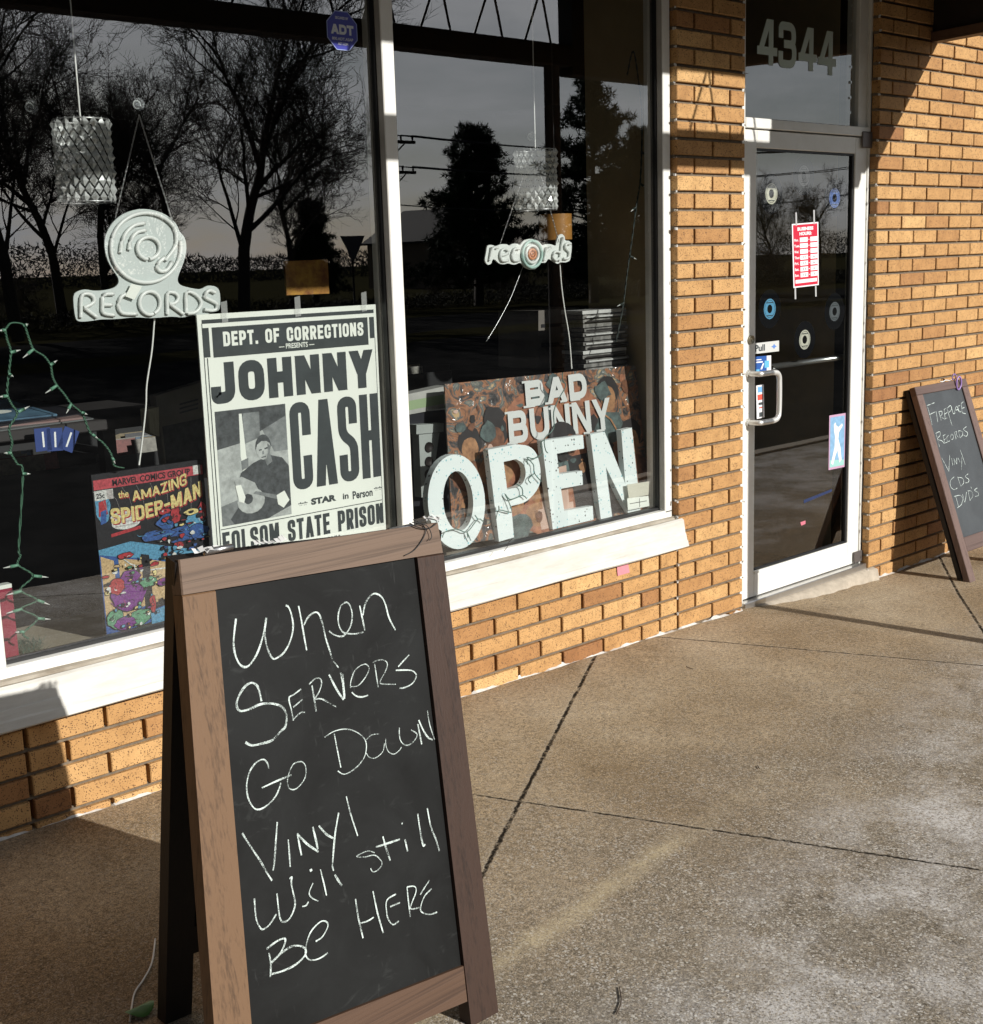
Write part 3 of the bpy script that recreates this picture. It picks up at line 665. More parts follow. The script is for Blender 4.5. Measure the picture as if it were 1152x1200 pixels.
base_ = sl_mix(sl_noise(7, 6, 1.6, (1, 1, 2.6)), base_, (.09, .095, .09, 1), .60, .80, .28)        # wiped chalk haze
base_ = sl_mix(sl_noise(60, 3, .2, (1, 1, .12)), base_, (.10, .105, .10, 1), .66, .78, .22)        # scratches
l.new(base_, b.inputs['Base Color']); setb(b, Roughness=.58, Specular_IOR_Level=.13)
W_TAN = wood_mat('stained_pine_worn', (.058, .031, .015), (.155, .086, .043), 2)
W_DARK = wood_mat('stained_pine_dark', (.017, .009, .006), (.044, .023, .015), 2, .5)
W_RAIL = wood_mat('stained_pine_weathered', (.060, .038, .026), (.155, .102, .070), 0)
W_RAIL2 = wood_mat('stained_pine_lower', (.034, .017, .010), (.092, .050, .029), 0)
W_BLACK = wood_mat('black_pine', (.003, .0022, .002), (.009, .006, .005), 2)  # near-black wood for the back legs and rails
W_MAUVE = wood_mat('grey_brown_pine', (.075, .045, .038), (.15, .098, .082), 2)
W_MAUVER = wood_mat('grey_brown_rail', (.06, .036, .030), (.12, .078, .066), 0)
def CUT(s, ox, oy, pts): return [(ox+a/s, oy+c/s) for a, c in pts]
def chalk_lines(o, rd, fd, lines, wd, name, parent):
    nrm = rd.cross(-fd).normalized(); mb = MB()
    fr = lambda a, b, c: V(o) + rd*a - fd*b + nrm*c
    for i, (ln, k) in enumerate(lines):
        P = []
        for x, y in ln:
            q = PP(x, y, V(o)+nrm*-.009, nrm) - V(o); P.append((q.dot(rd), -q.dot(fd)))
        if len(P) > 2: P = [(q.x, q.y) for q in spline([(a, c, 0) for a, c in P], 5)]
        mb.ribbon(fr, P, wd*k, -.0088+.00003*i, 0, taper=True)
    return mb.build(name, CHALK, parent)
# --- front board
o1 = V((-1.95586, -1.37854, 1.08324)); rd = V((.99734, -.0088, -.0723)).normalized(); fd = V((-.07268, -.18472, -.9801)).normalized()
W1 = .63; nr = rd.cross(-fd).normalized()
b1 = empty('sandwich_board', (-1.64, -1.35, gz(-1.64, -1.4)), 'large wooden A-frame chalkboard in front, lettered When Servers Go Down Vinyl Will still Be Here', 'chalkboard sign', 'chalkboards on the pavement')
def onb1(x, y, dep=0.0):
    return PP(x, y, o1+nr*dep, nr)
TH = .034
def plank(pts, mat, name, parent, th=TH, dv=None, off=0.0):
    mb = MB(); P = [V(p)+nr*off for p in pts]
    c = sum(P, V((0, 0, 0)))/len(P); e = .0025
    F = [p+(c-p).normalized()*e for p in P]; n = len(P); dd = (dv if dv is not None else -nr)
    vs = F + [p+dd*e for p in P] + [p+dd*th for p in P]
    fs = [tuple(range(n))] + [(k*n+i, (k+1)*n+i, (k+1)*n+(i+1) % n, k*n+(i+1) % n) for k in range(2) for i in range(n)] + [tuple(range(2*n, 3*n))[::-1]]
    mb.add(vs, fs); return mb.build(name, mat, parent)
def down(p, q, z):                      # continue the line p->q down to height z
    d = q-p; return p+d*((z-p.z)/d.z)
zt_ = lambda p: gz(p.x, p.y)
tl, tr = onb1(209.5, 656), onb1(513.8, 612); bl, br = onb1(213.6, 697.5), onb1(520.0, 647.6)
plank([tl, tr, br, bl], W_RAIL, 'top_rail', b1)
la, lb = onb1(213.7, 698), onb1(249.5, 1185); lc, ld = onb1(252.8, 691.8), onb1(295, 1200)
fl = down(la, lb, .012); fi = down(lc, ld, .012)
plank([la, lc, fi, fl], W_TAN, 'front_leg', b1)
ra, rb = onb1(489, 653), onb1(552.0, 1200); rc, rdn = onb1(519.9, 648.2), onb1(585.9, 1200)
plank([ra, rc, down(rc, rdn, .008), down(ra, rb, .008)], W_DARK, 'front_leg', b1)
plank([onb1(296.5, 1229), onb1(544.4, 1131.8), onb1(549.0, 1173.5), onb1(301, 1277)], W_RAIL2, 'bottom_rail', b1, .03, off=-.001)
pb = plank([onb1(250, 690), onb1(490, 650), onb1(547, 1136), onb1(293, 1235)], SLATE, 'chalk_panel', b1, .006, off=-.0095)
T = CUT
L1 = []
def add(s, ox, oy, pts, k=1.0): L1.append((T(s, ox, oy, pts), k))
sA = 7.056
a_ = lambda p, k=1: add(sA, 240, 680, p, k)
a_([(258, 318), (245, 420), (238, 520), (250, 610), (285, 690), (330, 718), (375, 695), (430, 610), (470, 500), (495, 400), (508, 310)], 1.1)
a_([(495, 400), (500, 480), (520, 570), (560, 645), (600, 640), (660, 590), (710, 490), (730, 380), (715, 280), (690, 220), (668, 208)])
a_([(775, 212), (800, 340), (820, 460), (842, 580)]); a_([(820, 370), (850, 310), (900, 268), (940, 275), (970, 350), (1000, 480), (1035, 590), (1053, 655)]); a_([(1062, 670), (1105, 722)], .7)
a_([(468, 1000), (450, 920), (430, 870), (385, 848), (330, 880), (280, 960), (262, 1030), (290, 1080), (370, 1065), (460, 1025), (560, 1020), (640, 1050), (675, 1120), (665, 1210), (625, 1250), (560, 1320), (480, 1348), (390, 1365), (335, 1340)], 1.25)
a_([(795, 900), (735, 945), (695, 975), (715, 1070), (732, 1160)], .8); a_([(730, 1050), (808, 985)], .7); a_([(732, 1150), (790, 1095), (828, 1092)], .7)
a_([(885, 870), (905, 990), (920, 1085)]); a_([(862, 860), (910, 815), (950, 812), (965, 850), (945, 920), (905, 985)], .7); a_([(905, 985), (960, 980), (1020, 1010), (1088, 1048)], .8)
b_ = lambda p, k=1: add(sA, 370, 680, p, k)
b_([(110, 420), (150, 450), (210, 465), (250, 440), (290, 370), (300, 280), (280, 205), (245, 183), (205, 215), (185, 290), (190, 370), (225, 430), (290, 443), (350, 440), (395, 428)], .85)
b_([(362, 210), (385, 320), (405, 415)]); b_([(388, 290), (410, 190), (450, 130), (490, 110), (540, 135), (575, 200), (605, 310), (658, 412)])
b_([(108, 780), (170, 900), (228, 988)], 1.2); b_([(205, 765), (225, 860), (235, 980)], 1.3); b_([(222, 770), (240, 960)], .6)
b_([(290, 880), (350, 870), (410, 800), (440, 730), (415, 695), (370, 705), (320, 750), (290, 830), (285, 890)], .6); b_([(295, 925), (330, 955), (380, 965), (432, 950)], .9)
b_([(485, 690), (500, 790), (515, 885)], .7); b_([(470, 680), (510, 662), (560, 660), (590, 690), (575, 750), (530, 840), (560, 858), (660, 860)], .6)
b_([(770, 618), (720, 670), (680, 715)], .8); b_([(660, 745), (740, 742), (800, 750), (830, 790), (800, 850), (740, 885), (690, 893)], .8)
c_ = lambda p, k=1: add(sA, 260, 840, p, k)
c_([(385, 430), (375, 385), (340, 352), (280, 380), (230, 450), (203, 560), (215, 670), (260, 750), (310, 765), (380, 725), (440, 660), (475, 585), (484, 545)], .85)
c_([(328, 588), (420, 545), (500, 510), (572, 480)], .95); c_([(640, 370), (590, 390), (555, 460), (540, 530), (555, 590), (600, 600), (650, 560), (690, 490), (690, 410), (660, 372), (620, 375)], .6)
d_ = lambda p, k=1: add(sA, 380, 830, p, k)
d_([(80, 210), (105, 340), (135, 490)], .7); d_([(0, 240), (80, 190), (180, 172), (270, 200), (335, 260), (345, 340), (320, 420), (250, 500), (165, 545), (110, 518)], .6)
d_([(450, 212), (390, 220), (345, 260)], .45); d_([(345, 370), (370, 405), (420, 410), (480, 360), (495, 290)], .45)
d_([(505, 250), (508, 310), (530, 360), (575, 378), (620, 345), (635, 320)], .5); d_([(618, 160), (620, 240), (645, 290), (690, 305), (740, 270), (765, 215), (715, 178)], .65)
d_([(770, 130), (790, 230), (803, 298)]); d_([(778, 98), (820, 190), (860, 245), (895, 260)], 1.1); d_([(850, 20), (870, 140), (910, 260)], .6)
e_ = lambda p, k=1: add(6.667, 280, 980, p, k)
c_([(165, 962), (240, 1080), (320, 1200), (370, 1290), (412, 1353)], 1.05); c_([(455, 870), (445, 1000), (432, 1190), (420, 1270)])
c_([(545, 1015), (553, 1110), (562, 1240)], .85); c_([(620, 965), (638, 1060), (655, 1145)]); c_([(620, 965), (700, 1050), (795, 1115)], 1.2); c_([(748, 910), (770, 1000), (790, 1095)], 1.2)
c_([(798, 900), (860, 970), (920, 1005)], 1.2); c_([(962, 792), (935, 950), (920, 1100), (912, 1210)], 1.1); c_([(1025, 658), (1060, 800), (1120, 985)], .8)
e_([(728, 215), (728, 240), (736, 270)], .9); e_([(745, 300), (770, 340), (800, 385)], 1.3)
e_([(117, 485), (130, 640), (160, 710), (185, 725), (235, 690), (290, 605)], .85); e_([(293, 445), (315, 630), (350, 668), (400, 630), (435, 530), (415, 420), (405, 360), (410, 318), (392, 332)], .95)
e_([(550, 270), (568, 258)], 1.3); e_([(575, 365), (545, 440), (565, 480), (615, 505)], .7); e_([(490, 548), (520, 540), (540, 510)], .8); e_([(632, 258), (660, 370), (680, 462)], .85)
g_ = lambda p, k=1: add(6, 390, 930, p, k)
g_([(290, 415), (240, 403), (165, 440), (220, 445), (290, 432), (335, 470), (340, 500), (315, 535), (280, 550), (262, 525)], .6)
g_([(348, 300), (370, 380), (400, 470)], 1.1); g_([(298, 375), (380, 350), (468, 320)], 1.1); g_([(480, 206), (486, 213)], 1.0); g_([(503, 322), (522, 405)], 1.0)
g_([(593, 142), (610, 260), (630, 362), (645, 355)], 1.1); g_([(660, 102), (685, 230), (720, 320), (745, 402)], 1.1)
e_([(230, 910), (245, 1000), (240, 1098)]); e_([(210, 880), (290, 820), (350, 797), (355, 830), (320, 910), (250, 985)], 1.1)
e_([(250, 985), (330, 910), (400, 862), (470, 855), (515, 880), (510, 930), (440, 1000), (340, 1050), (250, 1075)], 1.1)
e_([(595, 820), (650, 780), (690, 700), (675, 665), (630, 668), (560, 740), (525, 830), (515, 920), (550, 965), (620, 955), (690, 910)], .8)
g_([(155, 740), (175, 870), (208, 1015)]); g_([(278, 685), (310, 840), (350, 978)], .95); g_([(190, 910), (240, 895), (283, 868)], .8)
g_([(440, 705), (375, 750), (375, 840), (390, 890), (420, 920), (460, 895)], .8); g_([(398, 795), (468, 765)], .8)
g_([(517, 655), (525, 740), (540, 865)], .8); g_([(517, 655), (570, 652), (580, 690), (550, 770), (545, 810), (605, 800)], .7)
g_([(675, 608), (640, 660), (610, 710)], .8); g_([(690, 668), (640, 720), (612, 800), (625, 835), (680, 848), (728, 832)], .8)
chalk_lines(o1, rd, fd, L1, .0036, 'chalk_lettering', pb)
# back frame
bo = o1 - V((0, -1, 0))*-.0 + V((.004, .036, -.004)); bd = V((.036, .245, -1)).normalized(); rdx = V((.9974, -.004, -.0723)).normalized(); bn = rdx.cross(-bd).normalized()
def bp_(a, t_): return bo+rdx*a+bd*t_
def plank2(pts, mat, name, parent, th): 
    mb = MB(); mb.prism(pts, -bn*th*-1, 0); return mb.build(name, mat, parent)
tb = lambda a: (bp_(a, 0).z-gz(-1.8, -1.12))/(-bd.z)
for a0, a1 in ((0, .062), (W1-.066, W1)): plank2([bp_(a0, 0), bp_(a1, 0), bp_(a1, tb(a1)), bp_(a0, tb(a0))], W_BLACK, 'back_leg', b1, .034)
plank2([bp_(.062, .0), bp_(W1-.066, .0), bp_(W1-.066, .065), bp_(.062, .065)], W_BLACK, 'back_top_rail', b1, .032)
plank2([bp_(.062, .83), bp_(W1-.066, .83), bp_(W1-.066, .90), bp_(.062, .90)], W_BLACK, 'back_bottom_rail', b1, .032)
plank2([bp_(.06, .06), bp_(W1-.064, .06), bp_(W1-.064, .835), bp_(.06, .835)], BLACKMATTE, 'back_panel', b1, .008)
for a in (.10, W1-.10):
    mb = MB(); q = o1+rd*a; mb.tube([q+V((-.03, .016, .001)), q+V((.03, .016, .001))], .006, 0, 8); mb.build('hinge', ALU, b1)
# bits of torn tape, twist wire and string lying on its top edge
TAPE = Mt('torn_white_tape', (.78, .77, .74), .45, 0, .5, .1, 30)
for px, py, dx, lb in ((228, 651, 34, 'crinkled white tape strip on the left top corner of the large chalkboard'), (300, 641.5, 38, 'thin white tape strip on the middle of the large chalkboard top edge'), (498, 612.5, 20, 'white tape scrap at the right end of the large chalkboard top edge')):
    mb = MB(); q0 = onb1(px, py, -.006); q1 = onb1(px+dx, py-dx*.14, -.008); P = [q0+(q1-q0)*(i/9)+V((0, rnd.uniform(-.004, .004), rnd.uniform(.001, .008))) for i in range(10)]
    for i in range(9): mb.add([P[i], P[i+1], P[i+1]+V((.004, .014, rnd.uniform(-.002, .006)+.002)), P[i]+V((.002, .014, rnd.uniform(-.002, .006)+.002))], [(0, 1, 2, 3)], 0, True)
    tag(mb.build('torn_tape', TAPE), lb, 'tape', 'tape scraps on the large chalkboard')
mb = MB(); P = [onb1(x, y, .004) for x, y in ((484, 609), (494, 614), (499, 622), (494, 634), (485, 645), (474, 651))]; mb.tube(spline(P, 4), .0011, 0, 5)
P = [onb1(x, y, .006) for x, y in ((480, 613), (490, 618), (503, 619), (512, 611), (500, 608), (488, 614))]; mb.tube(spline(P, 4), .0012, 0, 5)
P = [onb1(x, y, .008) for x, y in ((483, 612), (500, 616), (506, 628), (503, 633))]; mb.tube(spline(P, 4), .001, 0, 5)
tag(mb.build('twist_wire', GASKET), 'thin dark wire looped over the right top corner of the large chalkboard', 'wire')

# --- board by the door
o2 = V((3.04134, -.03864-.02, .88)); r2 = V((1, 0, 0)); f2 = V((0, -.3277, -.94478)).normalized(); W2 = .54064; n2_ = r2.cross(-f2).normalized()
b2 = empty('sandwich_board', (3.3, -.2, -.09), 'smaller dusty wooden chalkboard leaning at the brick wall right of the door', 'chalkboard sign', 'chalkboards on the pavement')
def q2(a, t_, c=0.0): return o2+r2*a+f2*t_+n2_*c
def pl2(a0, a1, t0, t1, mat, name, th=.034, c=0.0, par=b2):
    mb = MB(); mb.box(lambda a, b, d: q2(a, b, d), a0, a1, t0, t1, c-th, c, 0, .0025); return mb.build(name, mat, par)
T2 = (o2.z+.092)/.94478; s2 = .06
pl2(0, W2, 0, .0431, W_MAUVER, 'top_rail'); pl2(0, s2, .0435, T2, W_MAUVE, 'front_leg'); pl2(W2-s2, W2, .0435, T2, W_MAUVE, 'front_leg')
pl2(s2+.0005, W2-s2-.0005, .80, .875, W_MAUVER, 'bottom_rail', .03, -.001)
SLATE2 = Mt('chalkboard_slate_dusty', (.060, .067, .072), .55, 0, .4, .35, 6)
pb2 = pl2(s2-.01, W2-s2+.01, .04, .805, SLATE2, 'chalk_panel', .006, -.0095)
for a0, a1 in ((.0, .055), (W2-.055, W2)): pl2(a0, a1, .004, T2-.03, W_BLACK, 'back_leg', .026, -.040)
pl2(.056, W2-.056, .02, .82, BLACKMATTE, 'back_panel', .006, -.046)
L1 = []
h_ = lambda p, k=1: add(7.506, 1075, 450, p, k)
for p in ([(85, 185), (110, 270), (130, 360)], [(85, 190), (150, 165)], [(105, 270), (158, 245)], [(165, 240), (180, 335)], [(190, 250), (210, 320)], [(188, 245), (215, 240), (215, 270), (200, 285), (235, 305)],
          [(235, 225), (245, 310)], [(235, 225), (262, 205)], [(240, 265), (262, 250)], [(238, 310), (262, 298)], [(262, 220), (285, 300), (305, 365)], [(262, 215), (290, 190), (300, 220), (280, 250)], [(300, 200), (315, 260), (335, 250)],
          [(325, 250), (345, 195), (365, 245)], [(335, 230), (360, 225)], [(375, 190), (355, 200), (370, 245), (385, 240)], [(385, 170), (395, 255)], [(385, 172), (405, 155)], [(392, 215), (415, 205)], [(396, 255), (425, 262)],
          [(165, 440), (180, 500), (195, 555)], [(160, 435), (195, 420), (200, 450), (175, 485), (215, 500), (235, 525)], [(225, 455), (240, 525)], [(225, 455), (245, 445)], [(235, 490), (250, 480)], [(240, 520), (262, 512)],
          [(275, 450), (258, 470), (265, 505), (285, 500)], [(300, 440), (290, 470), (305, 490), (318, 465), (305, 440)], [(325, 425), (340, 485)], [(325, 425), (345, 420), (342, 445), (360, 470)], [(360, 415), (375, 475)], [(360, 410), (395, 420), (395, 450), (375, 475)],
          [(430, 375), (405, 400), (440, 430), (430, 460), (405, 450)], [(212, 650), (245, 710), (275, 770)], [(275, 770), (283, 625)], [(300, 655), (310, 715)], [(320, 655), (327, 715)], [(320, 660), (345, 705)], [(345, 705), (345, 650)],
          [(355, 650), (375, 690)], [(390, 640), (388, 700), (385, 755)], [(375, 580), (400, 650), (420, 710)], [(325, 815), (290, 850), (290, 900), (320, 930), (350, 915)], [(355, 825), (380, 900)], [(350, 820), (395, 830), (405, 870), (380, 900)],
          [(445, 790), (420, 815), (450, 840), (445, 865), (420, 870)], [(335, 990), (350, 1040), (360, 1085)], [(320, 990), (375, 980), (395, 1010), (385, 1060), (350, 1090)], [(395, 970), (415, 1040), (430, 950)], [(445, 945), (460, 1025)], [(440, 940), (475, 945), (485, 985), (460, 1025)],
          [(468, 905), (475, 920)], [(525, 915), (500, 935), (530, 955), (535, 980), (505, 990)]): h_(p)
chalk_lines(o2, r2, f2, L1, .0034, 'chalk_lettering', pb2)
PURPLE = Mt('purple_plastic', (.32, .20, .48), .35, 0, .5, .2, 20)
mb = MB(); c0 = q2(W2-.105, -.012, .006)
ring = [c0+V((math.cos(t_)*.026, -.012, math.sin(t_)*.034-.03)) for t_ in [i*.4 for i in range(16)]]; mb.tube(ring, .005, 0, 6, closed=True)
ring = [c0+V((-.022+math.cos(t_)*.02, .004, math.sin(t_)*.015+.004)) for t_ in [i*.5 for i in range(13)]]; mb.tube(ring, .003, 0, 6, closed=True)
tag(mb.build('ribbon_loop', PURPLE), 'pale purple ribbon loop tied to the top right corner of the chalkboard by the door', 'ribbon')
mb = MB(); P = [q2(a, -.004-.006*math.sin(a*40)**2, -.015) for a in [.29+i*.02 for i in range(9)]]; mb.tube(P, .003, 0, 5)
tag(mb.build('string_scrap', TAPE), 'white string scrap along the top of the chalkboard by the door', 'string')

# ------------------------------------------------------------------ things in the left window
def colr(name, c, rough=.55, **k): return Mt(name, c, rough, **k)
ACRYL = Mt('frosted_acrylic', (.55, .60, .58), .4, 0, .5, .06, 8)
TUBE = Mt('unlit_silicone_tube', (.74, .77, .74), .35, 0, .5)
CHAIN = Mt('thin_chain', (.5, .5, .5), .35, .8)
CORDW = Mt('white_cord', (.78, .78, .74), .5)
def plane_pts(pts, Y): return [PY(x, y, Y) for x, y in pts]
CLEARP = bpy.data.materials.new('clear_plastic'); t, n, l, b = nodes(CLEARP); setb(b, Base_Color=(.6, .64, .66, 1), Roughness=.25, Alpha=.22)
def hook(px, py, label):
    t = empty('suction_hook', PY(px, py, .085), label, 'hook', 'clear suction hooks on the window')
    mb = MB(); c = PY(px, py, .0745); fr = frame(c, (1, 0, 0), (0, 0, 1))
    mb.tube([c+V((0, .0, 0)), c+V((0, .012, 0))], .018, 0, 16, r2=.008); mb.build('cup', CLEARP, t)
    mb = MB(); mb.tube([c+V((math.cos(a)*.011, .013, math.sin(a)*.011)) for a in [i*.4-.3 for i in range(15)]], .0018, 0, 5); mb.build('hook', TUBE, t); return t
hook(37, 125, 'clear suction hook left of the hanging crystal lamp at far left'); hook(163, 122, 'clear suction hook above the round record neon sign')
hook(624, 160, 'clear suction hook above the small records neon sign')
def chain(p, q, name, parent, r=.0016):
    mb = MB(); d = q-p; nlk = max(6, int(d.length/.012))
    for i in range(nlk):
        a = p+d*(i/nlk); c = p+d*((i+1.1)/nlk); off = V((.0015, 0, 0)) if i % 2 else V((0, .0015, 0)); mb.tube([a+off, c+off], r*.55, 0, 4); mb.tube([a-off, c-off], r*.55, 0, 4)
    return mb.build(name, CHAIN, parent)
def cordline(pts, Y, r, name, mat, parent=None):
    mb = MB(); mb.tube(spline(plane_pts(pts, Y), 5), r, 0, 6); return mb.build(name, mat, parent)
# big neon sign
YN = .115
nb = empty('neon_sign', PY(172, 372, YN), 'unlit white neon sign of a vinyl disc with RECORDS in tube letters', 'neon sign')
t8 = lambda p: CUT(6.063, 80, 235, p)
out = t8([(45, 680), (75, 645), (130, 632), (190, 640), (260, 637), (330, 620), (362, 590), (362, 550), (330, 500), (290, 430), (268, 350), (266, 290), (280, 230), (325, 155), (400, 95), (500, 62), (600, 65), (700, 100), (770, 160), (800, 220), (835, 265), (847, 340), (830, 430), (795, 520), (785, 565), (800, 595), (840, 612), (940, 630), (1000, 605), (1060, 615), (1085, 660), (1083, 770), (1040, 790), (980, 812), (900, 815), (820, 830), (740, 825), (600, 835), (480, 830), (350, 842), (240, 845), (170, 855), (100, 860), (65, 845), (50, 780)])
mb = MB(); mb.prism([(p.x, YN+.006, p.z) for p in spline(plane_pts(out, YN), 3, True)], (0, .006, 0)); mb.build('backing', ACRYL, nb)
def arc(cx, cy, rx, ry, a0, a1, n=24): return [(cx+rx*math.cos(math.radians(a0+(a1-a0)*i/n)), cy+ry*math.sin(math.radians(a0+(a1-a0)*i/n))) for i in range(n+1)]
tubes = [t8(arc(552, 335, 248, 247, -38, -372, 40)), t8([(745, 178), (765, 230), (768, 300), (745, 352), (690, 425)]), t8([(690, 400), (645, 440), (632, 478), (660, 502), (705, 490), (738, 432)]), t8(arc(570, 338, 79, 78, 95, 445, 24)),
         t8([(545, 160), (470, 175), (410, 230), (380, 300), (372, 370)]), t8([(552, 210), (490, 225), (445, 280), (432, 350)]),
         t8([(90, 830), (92, 690), (130, 660), (175, 680), (180, 725), (110, 762)]), t8([(112, 762), (205, 830)]), t8([(325, 663), (252, 670), (243, 740), (250, 800), (330, 815)]), t8([(243, 740), (312, 740)]),
         t8([(445, 665), (385, 675), (355, 740), (385, 800), (490, 805)]), t8(arc(580, 728, 73, 82, 70, 425, 22)), t8([(705, 808), (705, 665), (755, 655), (782, 690), (760, 728), (715, 735)]), t8([(720, 735), (820, 808)]),
         t8([(840, 800), (840, 655), (905, 668), (945, 728), (910, 790), (845, 802)]), t8([(1045, 655), (1000, 638), (968, 680), (1010, 708), (1055, 735), (1045, 778), (965, 775)])]
for tb_ in tubes:
    mb = MB(); mb.tube(spline(plane_pts(tb_, YN-.001), 3), .0058, 0, 8); mb.build('light_tube', TUBE, nb)
mb = MB(); mb.poly([PY(x, y, YN-.0085) for x, y in t8([(450, 590), (525, 610), (470, 705), (405, 680)])]); mb.build('paper_tag', PAPER, nb)
chain(PY(135, 256, YN), PY(163, 135, .09), 'chain', nb); chain(PY(203, 262, YN), PY(163, 135, .09), 'chain', nb)
cordline([(181, 373), (178, 410), (172, 450), (171, 475), (168, 505), (163, 545)], YN+.03, .0028, 'power_cord', CORDW, nb)
# small neon sign
nb2 = empty('neon_sign', PY(622, 310, YN), 'small unlit neon sign reading records with a teal and orange ringed disc', 'neon sign')
t9 = lambda p: CUT(8.86, 560, 260, p)
out = t9([(85, 400), (97, 320), (110, 252), (150, 238), (200, 250), (250, 232), (310, 232), (340, 245), (370, 228), (420, 225), (450, 240), (490, 195), (560, 176), (640, 200), (680, 240), (720, 230), (770, 232), (820, 245), (828, 200), (845, 150), (880, 125), (912, 150), (920, 190), (965, 200), (987, 250), (975, 370), (960, 405), (920, 420), (870, 420), (840, 435), (800, 412), (745, 385), (718, 420), (680, 425), (655, 425), (620, 478), (560, 495), (500, 470), (455, 425), (400, 442), (360, 440), (330, 430), (270, 440), (225, 425), (190, 392), (165, 392), (150, 432), (115, 444)])
mb = MB(); mb.prism([(p.x, YN+.006, p.z) for p in spline(plane_pts(out, YN), 3, True)], (0, .006, 0)); mb.build('backing', TUBE, nb2)
for tb_ in ([(123, 402), (145, 265)], [(138, 315), (165, 268), (208, 268)], [(238, 350), (312, 325), (300, 285), (258, 288), (233, 340), (252, 402), (312, 398)], [(432, 280), (382, 280), (356, 340), (372, 400), (430, 397)], [(690, 398), (712, 265)], [(703, 312), (755, 265)], [(850, 402), (880, 160)], [(862, 320), (805, 308), (780, 360), (812, 397), (856, 370)], [(965, 225), (922, 228), (905, 268), (946, 310), (940, 375), (888, 382)]):
    mb = MB(); mb.tube(spline(plane_pts(t9(tb_), YN-.001), 3), .0052, 0, 8); mb.build('light_tube', TUBE, nb2)
TEAL = Mt('pale_teal_tube', (.42, .60, .54), .4); ORNG = Mt('orange_tube', (.62, .26, .13), .4)
for rx, ry, m, r in ((100, 138, TEAL, .0058), (64, 88, TUBE, .0058), (36, 48, ORNG, .0052), (14, 18, ORNG, .004)):
    mb = MB(); mb.tube(plane_pts(t9(arc(565, 335, rx, ry, 0, 345, 24)), YN-.002), r, 0, 8, closed=True); mb.build('ring_tube', m, nb2)
chain(PY(586, 286, YN), PY(625, 172, .09), 'chain', nb2); chain(PY(655, 284, YN), PY(625, 172, .09), 'chain', nb2)
cordline([(656, 308), (658, 335), (662, 365), (667, 395), (670, 432)], YN+.03, .0028, 'power_cord', CORDW, nb2)
cordline([(613, 312), (606, 330), (598, 350), (585, 375), (570, 400)], YN+.05, .0014, 'power_cord', CHAIN, nb2)

# crystal pendant lamps
CRYS = bpy.data.materials.new('cut_crystal'); t, n, l, b = nodes(CRYS); setb(b, Base_Color=(.80, .82, .80, 1), Roughness=.30, Metallic=.30, Alpha=.66)
def pendant(px0, px1, py0, py1, cordtop, Y, label):
    a = PY(px0, py0, Y); c = PY(px1, py0, Y); d = PY((px0+px1)/2, py1, Y); cx = (a.x+c.x)/2; r = .078; z1 = (a.z+c.z)/2; z0 = d.z
    L = empty('pendant_lamp', (cx, Y, z0), label, 'lamp', 'crystal pendant lamps in the windows')
    mb = MB(); nu, nv = 18, 10
    for j in range(nv):
        for i in range(nu):
            th = 2*math.pi*(i+.5*(j % 2))/nu; zz = z0+(z1-z0)*(j+.5)/nv; hw = math.pi/nu*.93; hh = (z1-z0)/nv*.72
            pt = lambda tt, rr, z_: V((cx+math.cos(tt)*rr, Y+math.sin(tt)*rr, z_)); jr = rnd.uniform(.004, .011)
            vs = [pt(th-hw, r, zz), pt(th, r, zz-hh), pt(th+hw, r, zz), pt(th, r, zz+hh), pt(th+rnd.uniform(-.05, .05), r+jr, zz+rnd.uniform(-.004, .004)), pt(th, r-.006, zz)]
            mb.add(vs, [(0, 1, 4), (1, 2, 4), (2, 3, 4), (3, 0, 4)])
    mb.build('crystal_shade', CRYS, L)
    for zz in (z0, z1):
        mb = MB(); mb.tube([V((cx+math.cos(q)*r, Y+math.sin(q)*r, zz)) for q in [i*math.pi/14 for i in range(28)]], .0025, 0, 5, closed=True); mb.build('hoop', CHAIN, L)
    mb = MB(); mb.tube([V((cx, Y, z1)), V((cx, Y, 2.95))], .0022, 0, 5); mb.build('cord', CORDW, L); return L
pendant(64, 124, 141, 237, 0, .24, 'crystal drum pendant lamp hanging left of the vinyl disc neon sign'); pendant(603, 651, 176, 246, 0, .24, 'crystal drum pendant lamp hanging above the small records neon sign')
AMBER = Mt('amber_glass', (.42, .20, .05), .35, 0, .5, .3, 30)
mb = MB(); q = PY(651, 266, .42); mb.tube([q+V((0, 0, -.052)), q+V((0, 0, .052))], .068, 0, 20, cap=False); mb.disc(frame(q+V((0, 0, .052)), (1, 0, 0), (0, 1, 0)), 0, 0, .068, .068, 0); tag(mb.build('amber_lampshade', AMBER), 'amber drum lampshade deep in the right window', 'lampshade')
mb = MB(); mb.tube([q+V((0, 0, .055)), V((q.x, q.y, 2.95))], .002, 0, 4); c = mb.build('lamp_cord', GASKET); c.parent = bpy.data.objects['amber_lampshade']; c.location = c.location-bpy.data.objects['amber_lampshade'].location

